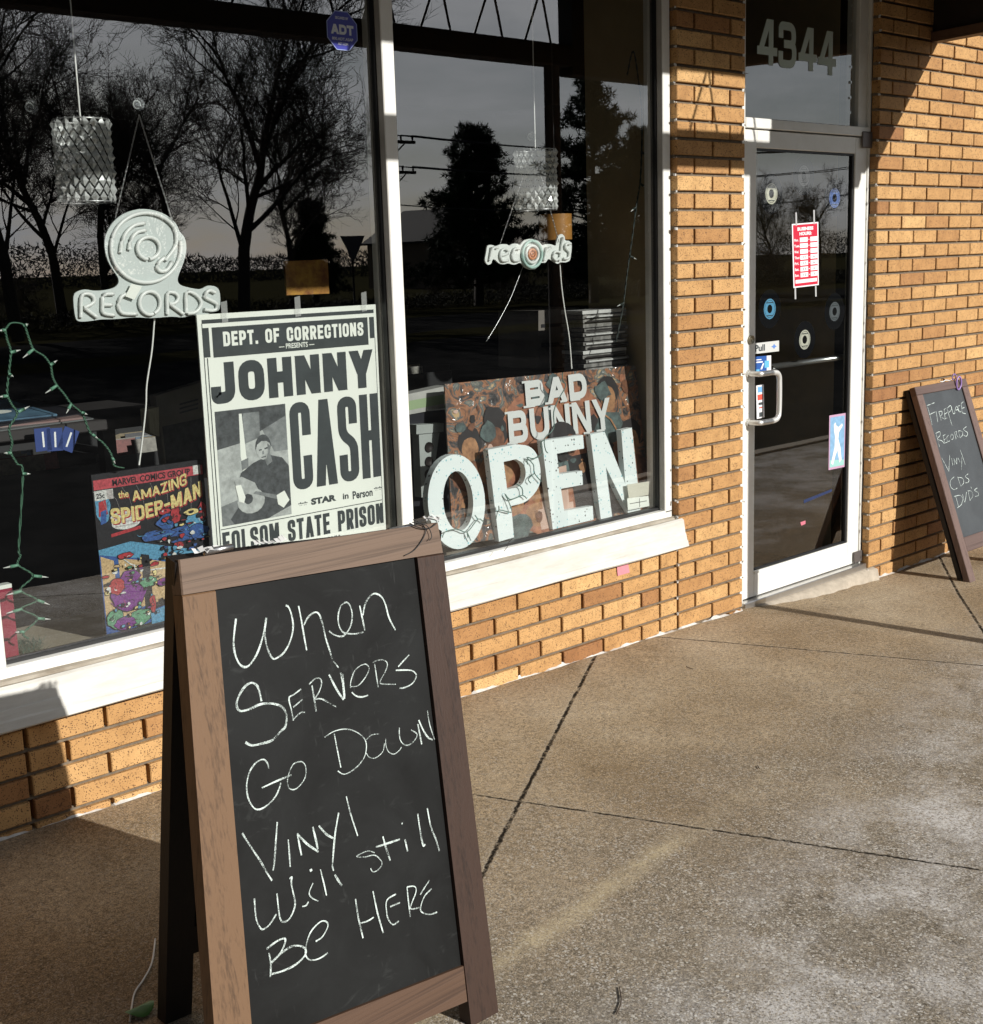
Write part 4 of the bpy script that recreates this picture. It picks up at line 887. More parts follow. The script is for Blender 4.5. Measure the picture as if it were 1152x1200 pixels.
# concert poster
def sheet_frame(x0, x1, z1, z0, Y):               # unit (u right, v down) poster frame
    return lambda u, v, w=0: V((x0+(x1-x0)*u, Y-w, z1+(z0-z1)*v))
def up(fn): return lambda a, b, w: fn(a, 1-b, w)
def sub(fn, u0, v0, u1, v1, skew=0.0): return lambda a, b, w: fn(u0+(u1-u0)*a, v1+(v0-v1)*b, w)
PW, PH = .690, .745
pf = sheet_frame(-.984, -.984+PW, 1.4455, 1.4455-PH, .098)
GREY1 = Mt('photo_grey_light', (.52, .55, .53), .6, 0, .4, .5, 38); GREY2 = Mt('photo_grey_mid', (.27, .29, .29), .6, 0, .4, .6, 36); GREY3 = Mt('photo_grey_dark', (.10, .11, .115), .6, 0, .4, .7, 42)
mb = MB()
mb.add([pf(0, 0), pf(1, 0), pf(1, 1.12), pf(0, 1.12)], [(0, 1, 2, 3)][:1], 0)
mb.add([pf(0, 0, -.006), pf(1, 0, -.006), pf(1, 1.12, -.006), pf(0, 1.12, -.006)], [(3, 2, 1, 0)], 0)
for a, b_1 in (((0, 0), (1, 0)), ((1, 0), (1, 1.12)), ((1, 1.12), (0, 1.12)), ((0, 1.12), (0, 0))): mb.add([pf(*a), pf(*b_1), pf(*b_1, -.006), pf(*a, -.006)], [(0, 1, 2, 3)], 0)
def bar(u0, v0, u1, v1, m, w=.0004): mb.add([pf(u0, v0, w), pf(u1, v0, w), pf(u1, v1, w), pf(u0, v1, w)], [(0, 1, 2, 3)], m)
bar(.022, .022, .985, .038, 1); bar(.022, .055, .055, .175, 1); bar(.07, .055, .945, .178, 1); bar(.955, .055, .985, .15, 1)
bar(.02, .038, .024, 1.06, 1, .0005); bar(.036, .178, .041, 1.06, 1); bar(.984, .15, .987, 1.0, 1)
block(mb, 'DEPT. OF CORRECTIONS', sub(pf, .125, .075, .915, .135), PW*.79, PH*.06, .0095, 0, .0008, .55)
put_text(mb, '— PRESENTS —', lambda u, v, w: pf(.42+.2*u, .165-.022*v, w), .0008, 0, .02)
block(mb, 'JOHNNY', sub(pf, .045, .20, .965, .37), PW*.92, PH*.17, .036, 1, .0004, .38)
block(mb, 'CASH', sub(pf, .455, .40, .985, .785), PW*.53, PH*.385, .0345, 1, .0004, .38)
put_text(mb, 'STAR', lambda u, v, w: pf(.55+.15*u, .862-.03*v, w), .0004, 1, .06); put_text(mb, 'in', lambda u, v, w: pf(.74+.035*u, .862-.027*v, w), .0004, 1, .03); put_text(mb, 'Person', lambda u, v, w: pf(.80+.125*u, .870-.037*v, w), .0004, 1, .03)
put_text(mb, '**', lambda u, v, w: pf(.475+.055*u, .860-.02*v, w), .0004, 1, .03); put_text(mb, '**', lambda u, v, w: pf(.935+.05*u, .852-.02*v, w), .0004, 1, .03)
bar(.045, .895, .985, .8985, 1)
block(mb, 'FOLSOM STATE PRISON', sub(pf, .05, .91, .985, 1.005), PW*.935, PH*.095, .0125, 1, .0004, .5)
put_text(mb, 'REPRESA, CALIFORNIA', lambda u, v, w: pf(.36+.36*u, 1.045-.026*v, w), .0004, 1, .04)
# the printed photograph: a seated guitarist at a studio microphone
bar(.055, .40, .435, .885, 2, .0003)
def shape(pts, m, w): mb.poly([pf(a, b_1, w) for a, b_1 in pts], m)
shape([(.055, .40), (.435, .40), (.435, .45), (.30, .50), (.17, .545), (.055, .56)], 4, .0005); shape([(.20, .42), (.29, .42), (.285, .53), (.20, .55)], 3, .0006)
shape([(.30, .50), (.435, .45), (.435, .60), (.36, .60)], 3, .0005)
shape([(.18, .42), (.195, .42), (.205, .60), (.215, .66), (.185, .67), (.175, .60)], 0, .0008); shape([(.175, .62), (.215, .61), (.213, .65), (.178, .66)], 3, .0009)
shape([(.055, .80), (.16, .78), (.16, .885), (.055, .885)], 3, .0005)
shape([(.24, .635), (.33, .61), (.40, .63), (.435, .67), (.435, .845), (.30, .885), (.12, .885), (.10, .86), (.16, .80), (.15, .72), (.17, .67)], 4, .0010)
hd_ = [(.298+.040*math.cos(q), .578+.05*math.sin(q)) for q in [i*math.pi/8 for i in range(16)]]; shape(hd_, 2, .0014)
hr = [(.299+.0425*math.cos(math.radians(q)), .575+.056*math.sin(math.radians(q))) for q in range(172, 372, 12)]; shape(hr+[(.336, .560), (.318, .549), (.290, .547), (.266, .560)], 4, .0018); shape([(.322, .56), (.340, .575), (.330, .610), (.312, .628), (.322, .60)], 3, .00175)
shape([(.275, .582), (.290, .580), (.290, .586), (.275, .588)], 4, .0018); shape([(.305, .578), (.322, .575), (.322, .582), (.305, .585)], 4, .0018); shape([(.285, .615), (.31, .612), (.31, .617), (.286, .619)], 4, .0018)
shape([(.292, .59), (.30, .588), (.302, .603), (.29, .605)], 3, .0018)
shape([(.30, .62), (.335, .605), (.345, .64), (.315, .655)], 3, .0012)
gb = [(.215+.075*math.cos(q), .795+.055*math.sin(q)) for q in [i*math.pi/8 for i in range(16)]]; shape(gb, 2, .0016); gb = [(.20+.025*math.cos(q), .785+.023*math.sin(q)) for q in [i*math.pi/6 for i in range(12)]]; shape(gb, 4, .0020)
shape([(.225, .765), (.235, .755), (.40, .80), (.395, .82)], 3, .0020); shape([(.13, .70), (.17, .685), (.24, .72), (.255, .75), (.22, .77), (.15, .745)], 2, .0022)
shape([(.135, .72), (.165, .72), (.185, .775), (.175, .80), (.15, .79)], 0, .0024); shape([(.355, .79), (.40, .775), (.425, .82), (.39, .85), (.36, .83)], 0, .0024)
poster = mb.build('concert_poster', [PAPER, INK, GREY1, GREY2, GREY3]); tag(poster, 'tall off white letterpress concert poster with huge black lettering and a guitarist photo', 'poster')
CLEAR = bpy.data.materials.new('clear_tape'); t, n, l, b = nodes(CLEAR); setb(b, Base_Color=(.75, .76, .74, 1), Roughness=.2, Alpha=.35)
for x in (262, 348, 426):
    mb = MB(); a = PY(x, 372-(x-232)*.067-16, .092); mb.add([a+V((-.010, 0, .0)), a+V((.012, 0, .004)), a+V((.012, 0, -.06)), a+V((-.010, 0, -.062))], [(0, 1, 2, 3)]); mb.build('clear_tape', CLEAR, poster)

# comic book board: banner and title lettering, plain generic art below
CW, CH = .374, .490
cf = lambda u, v, w=0: V((-1.347+CW*u+.004*v, .142-w-.03*(1-v)*-1*0, 1.0-CH*v))
C_ = {k: Mt('comic_'+k, c, .4, 0, .5, col2=tuple(q*.35 for q in c), vs=150) for k, c in dict(black=(.02, .02, .024), red=(.58, .09, .11), yellow=(.86, .72, .30), blue=(.05, .13, .38), sky=(.13, .38, .58), purple=(.22, .04, .28), green=(.14, .38, .22), white=(.80, .82, .78), tan=(.70, .50, .26), crimson=(.50, .05, .06), grey=(.55, .52, .5)).items()}
ck = list(C_); ci = {k: i for i, k in enumerate(ck)}
mb = MB(); bx = [cf(0, 0), cf(1, 0), cf(1, 1), cf(0, 1)]; mb.prism(bx, (0, .012, 0), ci['black'])
lay = [.0006]
def cshape(pts, k): lay[0] += .00006; mb.poly([cf(a, b_1, lay[0]) for a, b_1 in pts], ci[k])
def cblob(u, v, ru, rv, k, n=14, j=.12):
    P = [(u+ru*math.cos(2*math.pi*i/n)*(1+rnd.uniform(-j, j)), v+rv*math.sin(2*math.pi*i/n)*(1+rnd.uniform(-j, j))) for i in range(n)]; P = [(q.x, q.y) for q in spline([(a, c, 0) for a, c in P], 2, True)]; cshape(P, k)
    if k != 'white':
        lay[0] += .00003; mb.ribbon(lambda x, y, w: cf(x, y, w), P, .0045, lay[0], ci['black'], True)
    if ru*rv > .001:
        for q in range(int(4+ru*rv*500)):
            a = rnd.uniform(0, 6.28); t_ = rnd.uniform(.1, .8); lay[0] += .000012; p0 = (u+ru*t_*math.cos(a), v+rv*t_*math.sin(a)); an = rnd.uniform(0, 6.28); ll = rnd.uniform(.2, .45)
            mb.ribbon(lambda x, y, w: cf(x, y, w), [p0, (p0[0]+ru*ll*math.cos(an), p0[1]+rv*ll*math.sin(an)), (p0[0]+ru*ll*1.5*math.cos(an+.5), p0[1]+rv*ll*1.5*math.sin(an+.5))], rnd.uniform(.003, .007), lay[0], ci[rnd.choice(['black', 'black', k, 'sky' if k == 'blue' else 'crimson' if k in ('red', 'purple') else 'white'])])
cshape([(.01, .035), (.99, .035), (.99, .095), (.01, .095)], 'red'); put_text(mb, 'MARVEL COMICS GROUP', lambda u, v, w: cf(.17+.70*u, .085-.04*v, w), .0012, ci['black'], .03)
cshape([(.90, .032), (.97, .032), (.97, .09), (.90, .09)], 'white')
cshape([(.01, .10), (.17, .10), (.17, .16), (.01, .16)], 'white'); put_text(mb, '25c', lambda u, v, w: cf(.025+.07*u, .148-.032*v, w), .0012, ci['black'], .03); cshape([(.115, .105), (.165, .105), (.165, .16), (.115, .16)], 'grey')
lay[0] = .0016
for dx, dy, k, w in ((.008, .008, 'crimson', .0014), (0, 0, 'yellow', .0019)):
    put_text(mb, 'the', lambda u, v, w_: cf(.21+.09*u+dx, .165-.045*v+dy, w_), w, ci[k], .02)
    block(mb, 'AMAZING', lambda a, b_1, w_: cf(.33+.50*a+dx, .195-.02*a-(.055+.03*abs(a-.3))*b_1+dy-.03*a*a, w_), CW*.5, CH*.075, .0062, ci[k], w, .5)
    block(mb, 'SPIDER-MAN', lambda a, b_1, w_: cf(.13+.83*a+dx, .315-.02*a*(1-a)*4*-.6-.085*a*a-(.088+.02*abs(a-.5))*b_1+dy, w_), CW*.83, CH*.10, .0095, ci[k], w, .4)
lay[0] = .0006
cblob(.07, .20, .065, .10, 'sky'); cshape([(.04, .17), (.10, .16), (.11, .25), (.03, .26)], 'crimson'); cshape([(.05, .23), (.10, .22), (.09, .30), (.04, .31)], 'blue')
for u, v, ru, rv in ((.26, .315, .13, .045), (.24, .275, .11, .025)): cblob(u, v, ru, rv, 'white', 18, .03)
for q in range(4):
    v0 = .262+.024*q; cshape([(.16, v0), (.36, v0-.003), (.36, v0+.004), (.16, v0+.007)], 'grey')
cshape([(.12, .375), (.38, .352), (.38, .372), (.12, .395)], 'crimson')
cshape([(.0, .46), (.28, .44), (1, .60), (1, .68), (.0, .49)], 'sky'); cshape([(.0, .49), (1, .68), (1, .93), (0, 1)], 'blue')
for u0, u1, v0 in ((.01, .12, .50), (.16, .36, .53), (.43, .60, .575), (.64, .80, .62)): cshape([(u0, v0), (u1, v0+.04), (u1, .86), (u0, .90)], 'tan'); 
for _ in range(26): cblob(rnd.uniform(.02, .78), rnd.uniform(.56, .80), rnd.uniform(.012, .04), rnd.uniform(.008, .02), rnd.choice(['yellow', 'crimson', 'white', 'tan']), 8, .3)
cshape([(.36, .53), (.43, .545), (.43, .95), (.36, .95)], 'black'); cshape([(.40, .86), (.85, .80), (.85, .84), (.40, .90)], 'black'); cshape([(.40, .905), (.99, .83), (.99, .95), (.40, .99)], 'sky')
for u, v, ru, rv, k in ((.62, .36, .10, .05, 'blue'), (.75, .45, .17, .055, 'blue'), (.52, .43, .16, .035, 'blue'), (.70, .33, .05, .05, 'crimson'), (.88, .38, .10, .05, 'sky'), (.90, .45, .09, .05, 'blue'), (.95, .33, .04, .06, 'crimson'), (.60, .29, .06, .018, 'crimson'), (.22, .52, .07, .02, 'crimson'), (.70, .52, .05, .025, 'crimson'), (.62, .47, .10, .014, 'black'), (.85, .32, .07, .02, 'yellow')): cblob(u, v, ru, rv, k, 14, .18)
for u, v, ru, rv, k in ((.22, .76, .16, .10, 'purple'), (.24, .66, .09, .05, 'purple'), (.12, .70, .07, .05, 'crimson'), (.40, .71, .08, .035, 'green'), (.54, .73, .07, .025, 'purple'), (.08, .90, .07, .06, 'green'), (.30, .92, .10, .05, 'green'), (.16, .94, .09, .04, 'purple'), (.42, .85, .03, .06, 'crimson')): cblob(u, v, ru, rv, k, 16, .14)
for _ in range(46): cblob(rnd.uniform(.55, .98), rnd.uniform(.30, .60), rnd.uniform(.008, .03), rnd.uniform(.005, .016), rnd.choice(['blue', 'sky', 'crimson', 'yellow', 'black', 'white']), 8, .3)
for _ in range(60): cblob(rnd.uniform(.03, .75), rnd.uniform(.55, .97), rnd.uniform(.006, .022), rnd.uniform(.005, .012), rnd.choice(['purple', 'green', 'tan', 'crimson', 'black', 'white', 'sky', 'yellow']), 7, .3)
for q in range(14):
    a = rnd.uniform(.03, .38); c = rnd.uniform(.66, .92); mb.ribbon(lambda x, y, w: cf(x, y, w), [(a, c), (a+.03, c+.02), (a+.07, c+.015)], .004, .0034+.00004*q, ci['black'])
for q in range(9):
    a = q/8; mb.ribbon(lambda x, y, w: cf(x, y, w), [(a, .10), (a*.9+.08, .17), (a*.8+.15, .33)], .0016, .00115, ci['grey'])
mb.ribbon(lambda x, y, w: cf(x, y, w), [(.16, .51), (.26, .58), (.42, .64), (.62, .65)], .008, .0038, ci['white'])
tag(mb.build('comic_board', [C_[k] for k in ck]), 'colourful comic cover board with red banner and yellow title, leaning left of the concert poster', 'comic poster')

# string lights hanging at the left of the window
WIREG = Mt('green_wire', (.05, .13, .08), .5, 0, .4); SOCK = Mt('green_socket', (.13, .30, .20), .45); BULB = Mt('clear_bulb', (.62, .64, .6), .15, 0, .6)
def garland(segs, Y, nodes_, name, label, wm=None):
    g = empty(name, PY(*segs[-1], Y), label, 'string lights'); P = plane_pts(segs, Y); mb = MB()
    for k in range(2):
        Q = [p+V((.0022*math.sin(i*1.3+k*3.1), -.002*math.cos(i*1.3+k*3.1), .0)) for i, p in enumerate(spline(P, 9))]; mb.tube(Q, .0021, 0, 5)
    mb.build('wire', wm or WIREG, g)
    for (x, y, dx, dy) in nodes_:
        a = PY(x, y, Y-.004); c = PY(x+dx*.55, y+dy*.55, Y-.010); d = PY(x+dx, y+dy, Y-.014)
        mb = MB(); mb.tube([a, c], .0042, 0, 7, r2=.0050); mb.build('socket', wm or SOCK, g); mb = MB(); mb.tube([c, d], .0030, 0, 6, r2=.0008); mb.build('bulb', BULB, g)
    return g
u6 = lambda p: CUT(6, 0, 360, p); u5 = lambda p: CUT(5.454, 0, 640, p)
s1 = u6([(0, 160), (35, 155), (70, 115), (120, 110), (170, 130), (200, 210), (235, 295), (310, 345), (355, 410), (370, 490), (400, 550), (450, 610), (500, 680), (560, 730), (590, 775), (640, 890), (720, 950), (780, 1030), (800, 1110), (870, 1130)])
garland(s1, .105, [(x/6, 360+y/6, dx/6, dy/6) for x, y, dx, dy in ((170, 130, 30, -12), (235, 295, -75, 62), (355, 405, 50, -33), (400, 550, -82, 55), (500, 680, -35, 68), (575, 740, 42, 16), (650, 895, 40, 30), (790, 1060, 20, 40))], 'string_lights', 'dark green string lights looping down from the left edge to the comic board')
s2_ = u6([(35, 155), (50, 230), (75, 310), (65, 440), (50, 600), (80, 680), (120, 750), (65, 850), (85, 950), (75, 1020), (120, 1100), (160, 1170)]) + u5([(120, 0), (130, 60), (115, 120), (210, 190), (130, 280), (235, 345), (135, 400), (240, 460), (150, 555), (180, 590)])
garland(s2_, .11, [(x/6, 360+y/6, dx/6, dy/6) for x, y, dx, dy in ((35, 160, -45, 5), (75, 318, 72, -18), (65, 470, 30, 20), (50, 625, -60, 5), (130, 735, 80, -40), (75, 1025, -48, 0), (160, 1170, 55, 3))] + [(x/5.454, 640+y/5.454, dx/5.454, dy/5.454) for x, y, dx, dy in ((115, 122, -95, 18), (215, 190, 95, 10), (135, 288, -95, 25), (238, 345, 80, 30), (138, 402, -100, 28), (240, 462, 85, 6), (150, 548, -55, 2))], 'string_lights', 'dark green string lights zigzagging down the far left side of the window')
# tinsel sprig
TINSEL = Mt('green_tinsel', (.10, .17, .13), .4, 0, .5, .4, 60)
mb = MB()
for _ in range(420):
    a = PZ(rnd.uniform(4, 48), rnd.uniform(750, 766), .505); a.x += rnd.uniform(-.02, .02); a.y = min(max(a.y, .15), .34); d = V((rnd.uniform(-1, 1), rnd.uniform(-1, 1), rnd.uniform(.0, 1))).normalized()*rnd.uniform(.015, .04); s = d.cross(V((.3, .5, .8))).normalized()*.0012
    a.z = .5; mb.add([a-s, a+s, a+d], [(0, 1, 2)])
tag(mb.build('tinsel_sprig', TINSEL), 'scraggly green tinsel sprig on the window ledge in the left corner', 'tinsel')
RED = Mt('dark_red_card', (.30, .03, .06), .5, 0, .4, .3, 15)
a = PY(0, 690, .20); 
mb = MB(); mb.box(WORLD, a.x-.12, PY(14, 720, .20).x, .18, .21, .497, PY(8, 683, .2).z-.012, 0, .002); mb.box(WORLD, a.x-.12, PY(14, 720, .20).x, .181, .209, PY(8, 683, .2).z-.0115, PY(8, 683, .2).z, 1)
tag(mb.build('record_box', [RED, PAPER]), 'dark red record box with a white top edge in the left corner of the window', 'box')
# record sleeves lying on a dark table to the left
TABLE = Mt('dark_table', (.03, .026, .025), .7)
ZTB = PY(50, 497, .62).z
tb0 = empty('display_table', (-1.35, .85, 0), 'dark low table behind the display ledge in the left window', 'table')
mb = MB(); mb.box(WORLD, -2.4, -.75, .55, 1.15, ZTB-.035, ZTB, 0, .004); mb.build('table_top', TABLE, tb0)
for x, y in ((-2.35, .6), (-.8, .6), (-2.35, 1.1), (-.8, 1.1)):
    mb = MB(); mb.box(WORLD, x-.025, x+.025, y-.025, y+.025, 0, ZTB-.0355, 0); mb.build('leg', TABLE, tb0)
SL = [Mt('sleeve_blue', (.16, .30, .42), .35, 0, .5, .35, 9, col2=(.05, .09, .14)), Mt('sleeve_black', (.02, .02, .025), .35, 0, .5), Mt('sleeve_striped', (.20, .06, .06), .4, 0, .5, .7, 40, stretch=(.2, 8, 8), col2=(.30, .27, .25)), Mt('sleeve_grey', (.16, .17, .17), .4, 0, .5, .3, 8)]
for i, (dx, rz, z, m, lb) in enumerate(((0, .12, ZTB+.001, 3, 'grey record sleeve at the bottom of the pile on the dark table'), (-.03, .02, ZTB+.008, 2, 'red and white striped record sleeve in the pile on the dark table'), (.02, .20, ZTB+.015, 1, 'black record sleeve near the top of the pile on the dark table'), (-.10, .06, ZTB+.022, 0, 'blue record sleeve topmost on the pile on the dark table'))):
    mb = MB(); fr = frame((-1.30+dx, .60+.02*i, z), (math.cos(rz), math.sin(rz), 0), (-math.sin(rz), math.cos(rz), .10)); mb.box(fr, -.34, .20, -.03, .30, 0, .006, 0)
    if m == 0: mb.disc(fr, .06, .1, .05, .03, .0065, 1)
    tag(mb.build('record_sleeve', [SL[m], PAPER]), lb, 'record sleeve', 'record sleeves piled on the dark table')
NAVY = Mt('navy_card', (.03, .06, .22), .4, 0, .5)
for i, (px, rz, lb) in enumerate(((50, .0, 'navy blue card hanging at the table edge, leftmost of three'), (64, -.05, 'navy blue card hanging at the table edge, middle of three'), (80, -.45, 'navy blue card tilted outward at the table edge, rightmost of three'))):
    c = PY(px, 515, .50); fr = frame(c, (math.cos(rz), 0, math.sin(rz)*-1*-1), (-math.sin(rz), 0, math.cos(rz)), (0, -1, 0)); mb = MB(); mb.box(fr, -.026, .026, -.036, .036, 0, .002, 0)
    put_text(mb, 'SALE', lambda u, v, w: fr(.006-.010*v+.008, -.022+.044*u, w), .0026, 1, .02) if False else mb.add([fr(-.002, -.024, .0025), fr(.004, -.024, .0025), fr(.004, .024, .0025), fr(-.002, .024, .0025)], [(0, 1, 2, 3)], 1)
    tag(mb.build('card', [NAVY, WHITEPLAIN]), lb, 'card', 'navy cards at the table edge')
# grey printed carton and a small album by the comic board
CARTON = Mt('printed_grey_carton', (.27, .25, .21), .7, 0, .3, .35, 10)
Yc = .50; P = [PY(x, y, Yc) for x, y in ((182, 464), (262, 440), (262, 560), (196, 560))]
mb = MB(); mb.prism(P, (0, .04, 0), 0); mb.add([p+V((0, -.001, 0)) for p in plane_pts([(190, 500), (245, 488), (245, 555), (196, 555)], Yc)], [(0, 1, 2, 3)], 1)
for k in range(3): mb.add([p+V((0, -.0015, 0)) for p in plane_pts([(210, 473+5*k), (232, 467+5*k), (232, 469+5*k), (210, 475+5*k)], Yc)], [(0, 1, 2, 3)], 1)
tag(mb.build('carton', [CARTON, GREY3]), 'grey printed cardboard carton standing tilted behind the concert poster', 'carton')
Yc = .42; P = [PY(x, y, Yc) for x, y in ((173, 480), (186, 477), (187, 512), (176, 507))]
mb = MB(); mb.prism(P, (0, .05, 0), 0); tag(mb.build('paperback', Mt('cream_pages', (.55, .50, .36), .8, 0, .2, .4, 60, stretch=(8, 8, .5))), 'small cream paged book standing left of the grey carton', 'book')
BROWNW = Mt('orange_brown_wood', (.045, .018, .008), .6, 0, .3, .5, 12, stretch=(4, 4, .6))
ORP = Mt('orange_print', (.60, .33, .05), .6, 0, .3, .6, 14, col2=(.14, .03, .02))
P = plane_pts([(334, 306), (384, 304), (386, 344), (336, 346)], 1.0); mb = MB(); mb.prism(P, (0, .01, 0)); tag(mb.build('framed_print', ORP), 'orange print on the back shelf just above the concert poster', 'print')

# bins of records further back
CRATE = Mt('black_crate', (.012, .012, .013), .6); SPINES = [Mt('spine_%d' % i, c, .5, 0, .4, .5, 50, col2=tuple(q*.4 for q in c)) for i, c in enumerate(((.30, .26, .20), (.10, .16, .24), (.26, .07, .06), (.34, .32, .28), (.05, .05, .06), (.22, .16, .07)))]
kk = 0
for cx, cy, zt, lb in ((-1.05, 1.45, .86, 'black bin of records behind the comic board'), (-.35, 1.55, .86, 'black bin of records behind the concert poster'), (.45, 1.75, .95, 'black bin of records behind the album poster'), (1.35, 2.1, 1.0, 'black bin of records deep at the right of the right window')):
    g = empty('record_bin', (cx, cy, 0), lb, 'bin', 'record bins in the shop'); mb = MB(); w_ = .30
    mb.box(WORLD, cx-w_, cx+w_, cy-.2, cy-.185, 0, zt, 0); mb.box(WORLD, cx-w_, cx+w_, cy+.185, cy+.2, 0, zt+.06, 0); mb.box(WORLD, cx-w_, cx-w_+.015, cy-.184, cy+.184, 0, zt+.03, 0); mb.box(WORLD, cx+w_-.015, cx+w_, cy-.184, cy+.184, 0, zt+.03, 0); mb.box(WORLD, cx-w_+.016, cx+w_-.016, cy-.184, cy+.184, zt-.30, zt-.28, 0); mb.build('bin', CRATE, g)
    for q in range(9):
        y = cy-.15+q*.034; mb = MB(); fr = frame((cx+rnd.uniform(-.1, .1), y, zt-.275), (1, rnd.uniform(-.05, .05), 0), (0, .2, 1), (0, -1, .2)); mb.box(fr, -.155, .155, 0, .315+rnd.uniform(-.01, .012), 0, .004, 0)
        tag(mb.build('record_sleeve', SPINES[kk % 6]), 'record sleeve filed upright in a black bin inside the shop', 'record sleeve', 'record sleeves filed in the bins'); kk += 1
# security sticker on the pane
BLUE = Mt('sticker_blue', (.03, .035, .30), .4, 0, .5); BLUEL = Mt('sticker_pale_blue', (.30, .36, .62), .4)
c = PY(401, 36, YG-.002); fr = frame(c, (1, 0, 0), (0, 0, 1), (0, -1, 0)); mb = MB()
oct_ = lambda r: [(r*math.cos(math.pi/8+i*math.pi/4), r*1.0*math.sin(math.pi/8+i*math.pi/4)) for i in range(8)]
mb.poly([fr(a*1.02, b_1, 0) for a, b_1 in oct_(.064)], 1); mb.poly([fr(a*1.02, b_1, .0003) for a, b_1 in oct_(.0615)], 0)
mb.add([fr(-.056, .014, .0005), fr(.056, .014, .0005), fr(.056, .022, .0005), fr(.024, .0565, .0005), fr(-.024, .0565, .0005), fr(-.056, .022, .0005)], [(0, 1, 2, 3, 4, 5)], 1) if False else None
block(mb, 'ADT', lambda a, b_1, w: fr(-.045+.09*a, -.012+.030*b_1, w), .09, .030, .0085, 2, .0008, .1)
put_text(mb, '800.ADT.ASAP', lambda u, v, w: fr(-.042+.084*u, -.030+.009*v, w), .0008, 2, .02); put_text(mb, 'ADT.COM', lambda u, v, w: fr(-.020+.04*u, -.044+.008*v, w), .0008, 2, .02); put_text(mb, 'SECURED BY', lambda u, v, w: fr(-.026+.052*u, .034+.008*v, w), .0008, 2, .02)
tag(mb.build('alarm_sticker', [BLUE, BLUEL, Mt('sticker_silver', (.55, .57, .6), .4)]), 'dark blue octagonal alarm sticker high on the left pane', 'sticker')

# ------------------------------------------------------------------ things in the right window
ART = bpy.data.materials.new('album_art_print'); t, n, l, b = nodes(ART); geo = n.new('ShaderNodeNewGeometry')
no = n.new('ShaderNodeTexNoise'); no.inputs['Scale'].default_value = 9; no.inputs['Detail'].default_value = 9; no.inputs['Distortion'].default_value = 2.2; no.inputs['Roughness'].default_value = .6
l.new(geo.outputs['Position'], no.inputs['Vector']); r = n.new('ShaderNodeValToRGB'); cr = r.color_ramp
for p_, c in ((.36, (.03, .026, .026)), (.42, (.075, .07, .068)), (.47, (.22, .10, .05)), (.52, (.36, .17, .09)), (.56, (.07, .085, .085)), (.62, (.20, .20, .17)), (.67, (.50, .34, .17))): e = cr.elements.new(p_); e.color = (*c, 1)
cr.elements[0].color = (.02, .02, .022, 1); cr.elements[-1].color = (.42, .30, .2, 1)
l.new(no.outputs['Fac'], r.inputs['Fac']); l.new(r.outputs[0], b.inputs['Base Color']); setb(b, Roughness=.35, Coat_Weight=.8, Coat_Roughness=.12)
nb_ = n.new('ShaderNodeTexNoise'); nb_.inputs['Scale'].default_value = 13; nb_.inputs['Detail'].default_value = 3; nb_.inputs['Distortion'].default_value = 1.5; l.new(geo.outputs['Position'], nb_.inputs['Vector'])
bpn = n.new('ShaderNodeBump'); bpn.inputs['Strength'].default_value = .8; bpn.inputs['Distance'].default_value = .02; l.new(nb_.outputs['Fac'], bpn.inputs['Height']); l.new(bpn.outputs[0], b.inputs['Coat Normal'])
SKIN1 = Mt('print_tan', (.50, .27, .13), .4, 0, .5, .4, 34, coat=.5, col2=(.16, .075, .04)); SKIN2 = Mt('print_brown', (.28, .12, .06), .4, 0, .5, .4, 34, coat=.5, col2=(.07, .03, .02)); HAIRP = Mt('print_black', (.03, .026, .026), .4, 0, .5, .3, 30, coat=.5); TEALP = Mt('print_teal', (.13, .18, .17), .4, 0, .5, .4, 34, coat=.5, col2=(.04, .05, .05)); PEACH = Mt('print_peach', (.58, .40, .32), .5, 0, .4, .2, 12); COPPER = Mt('print_copper', (.44, .19, .10), .4, 0, .5, .4, 34, coat=.5, col2=(.20, .08, .05))
BBq = [PY(521, 450, .215), PY(745, 428, .215), PY(763, 601, .135), PY(531, 640, .135)]
def bbf(u, v, w=0):
    a = BBq[0]+(BBq[1]-BBq[0])*u; c = BBq[3]+(BBq[2]-BBq[3])*u; p = a+(c-a)*v; return p+V((0, -.92, .18))*w
mb = MB(); mb.add([bbf(0, 0), bbf(1, 0), bbf(1, 1), bbf(0, 1), bbf(0, 0, -.006), bbf(1, 0, -.006), bbf(1, 1, -.006), bbf(0, 1, -.006)], [(0, 3, 2, 1), (4, 5, 6, 7), (0, 1, 5, 4), (1, 2, 6, 5), (2, 3, 7, 6), (3, 0, 4, 7)], 0)
wl_ = [.0004]
def bsh(pts, m): wl_[0] += .00003; mb.poly([bbf(a, c, wl_[0]) for a, c in pts], m)
def bbl(u, v, ru, rv, m, n=16, j=.08, a0=0, a1=360): bsh([(u+ru*math.cos(math.radians(a0+(a1-a0)*i/n))*(1+rnd.uniform(-j, j)), v+rv*math.sin(math.radians(a0+(a1-a0)*i/n))*(1+rnd.uniform(-j, j))) for i in range(n)], m)
bbl(.52, .55, .34, .50, 6, 26, .02)
for u, v, s, m in ((.10, .42, .9, 1), (.22, .38, 1.0, 2), (.82, .20, 1.0, 1), (.93, .50, 1.0, 1), (.55, .50, .8, 2), (.40, .75, .7, 1), (.66, .72, .8, 2), (.30, .80, .8, 1)):
    bbl(u, v-.05*s, .062*s, .105*s, 3, 14, .1); bbl(u, v, .043*s, .085*s, m, 14, .05); bbl(u-.004, v+.19*s, .085*s, .11*s, rnd.choice([1, 2, 4]), 14, .12)
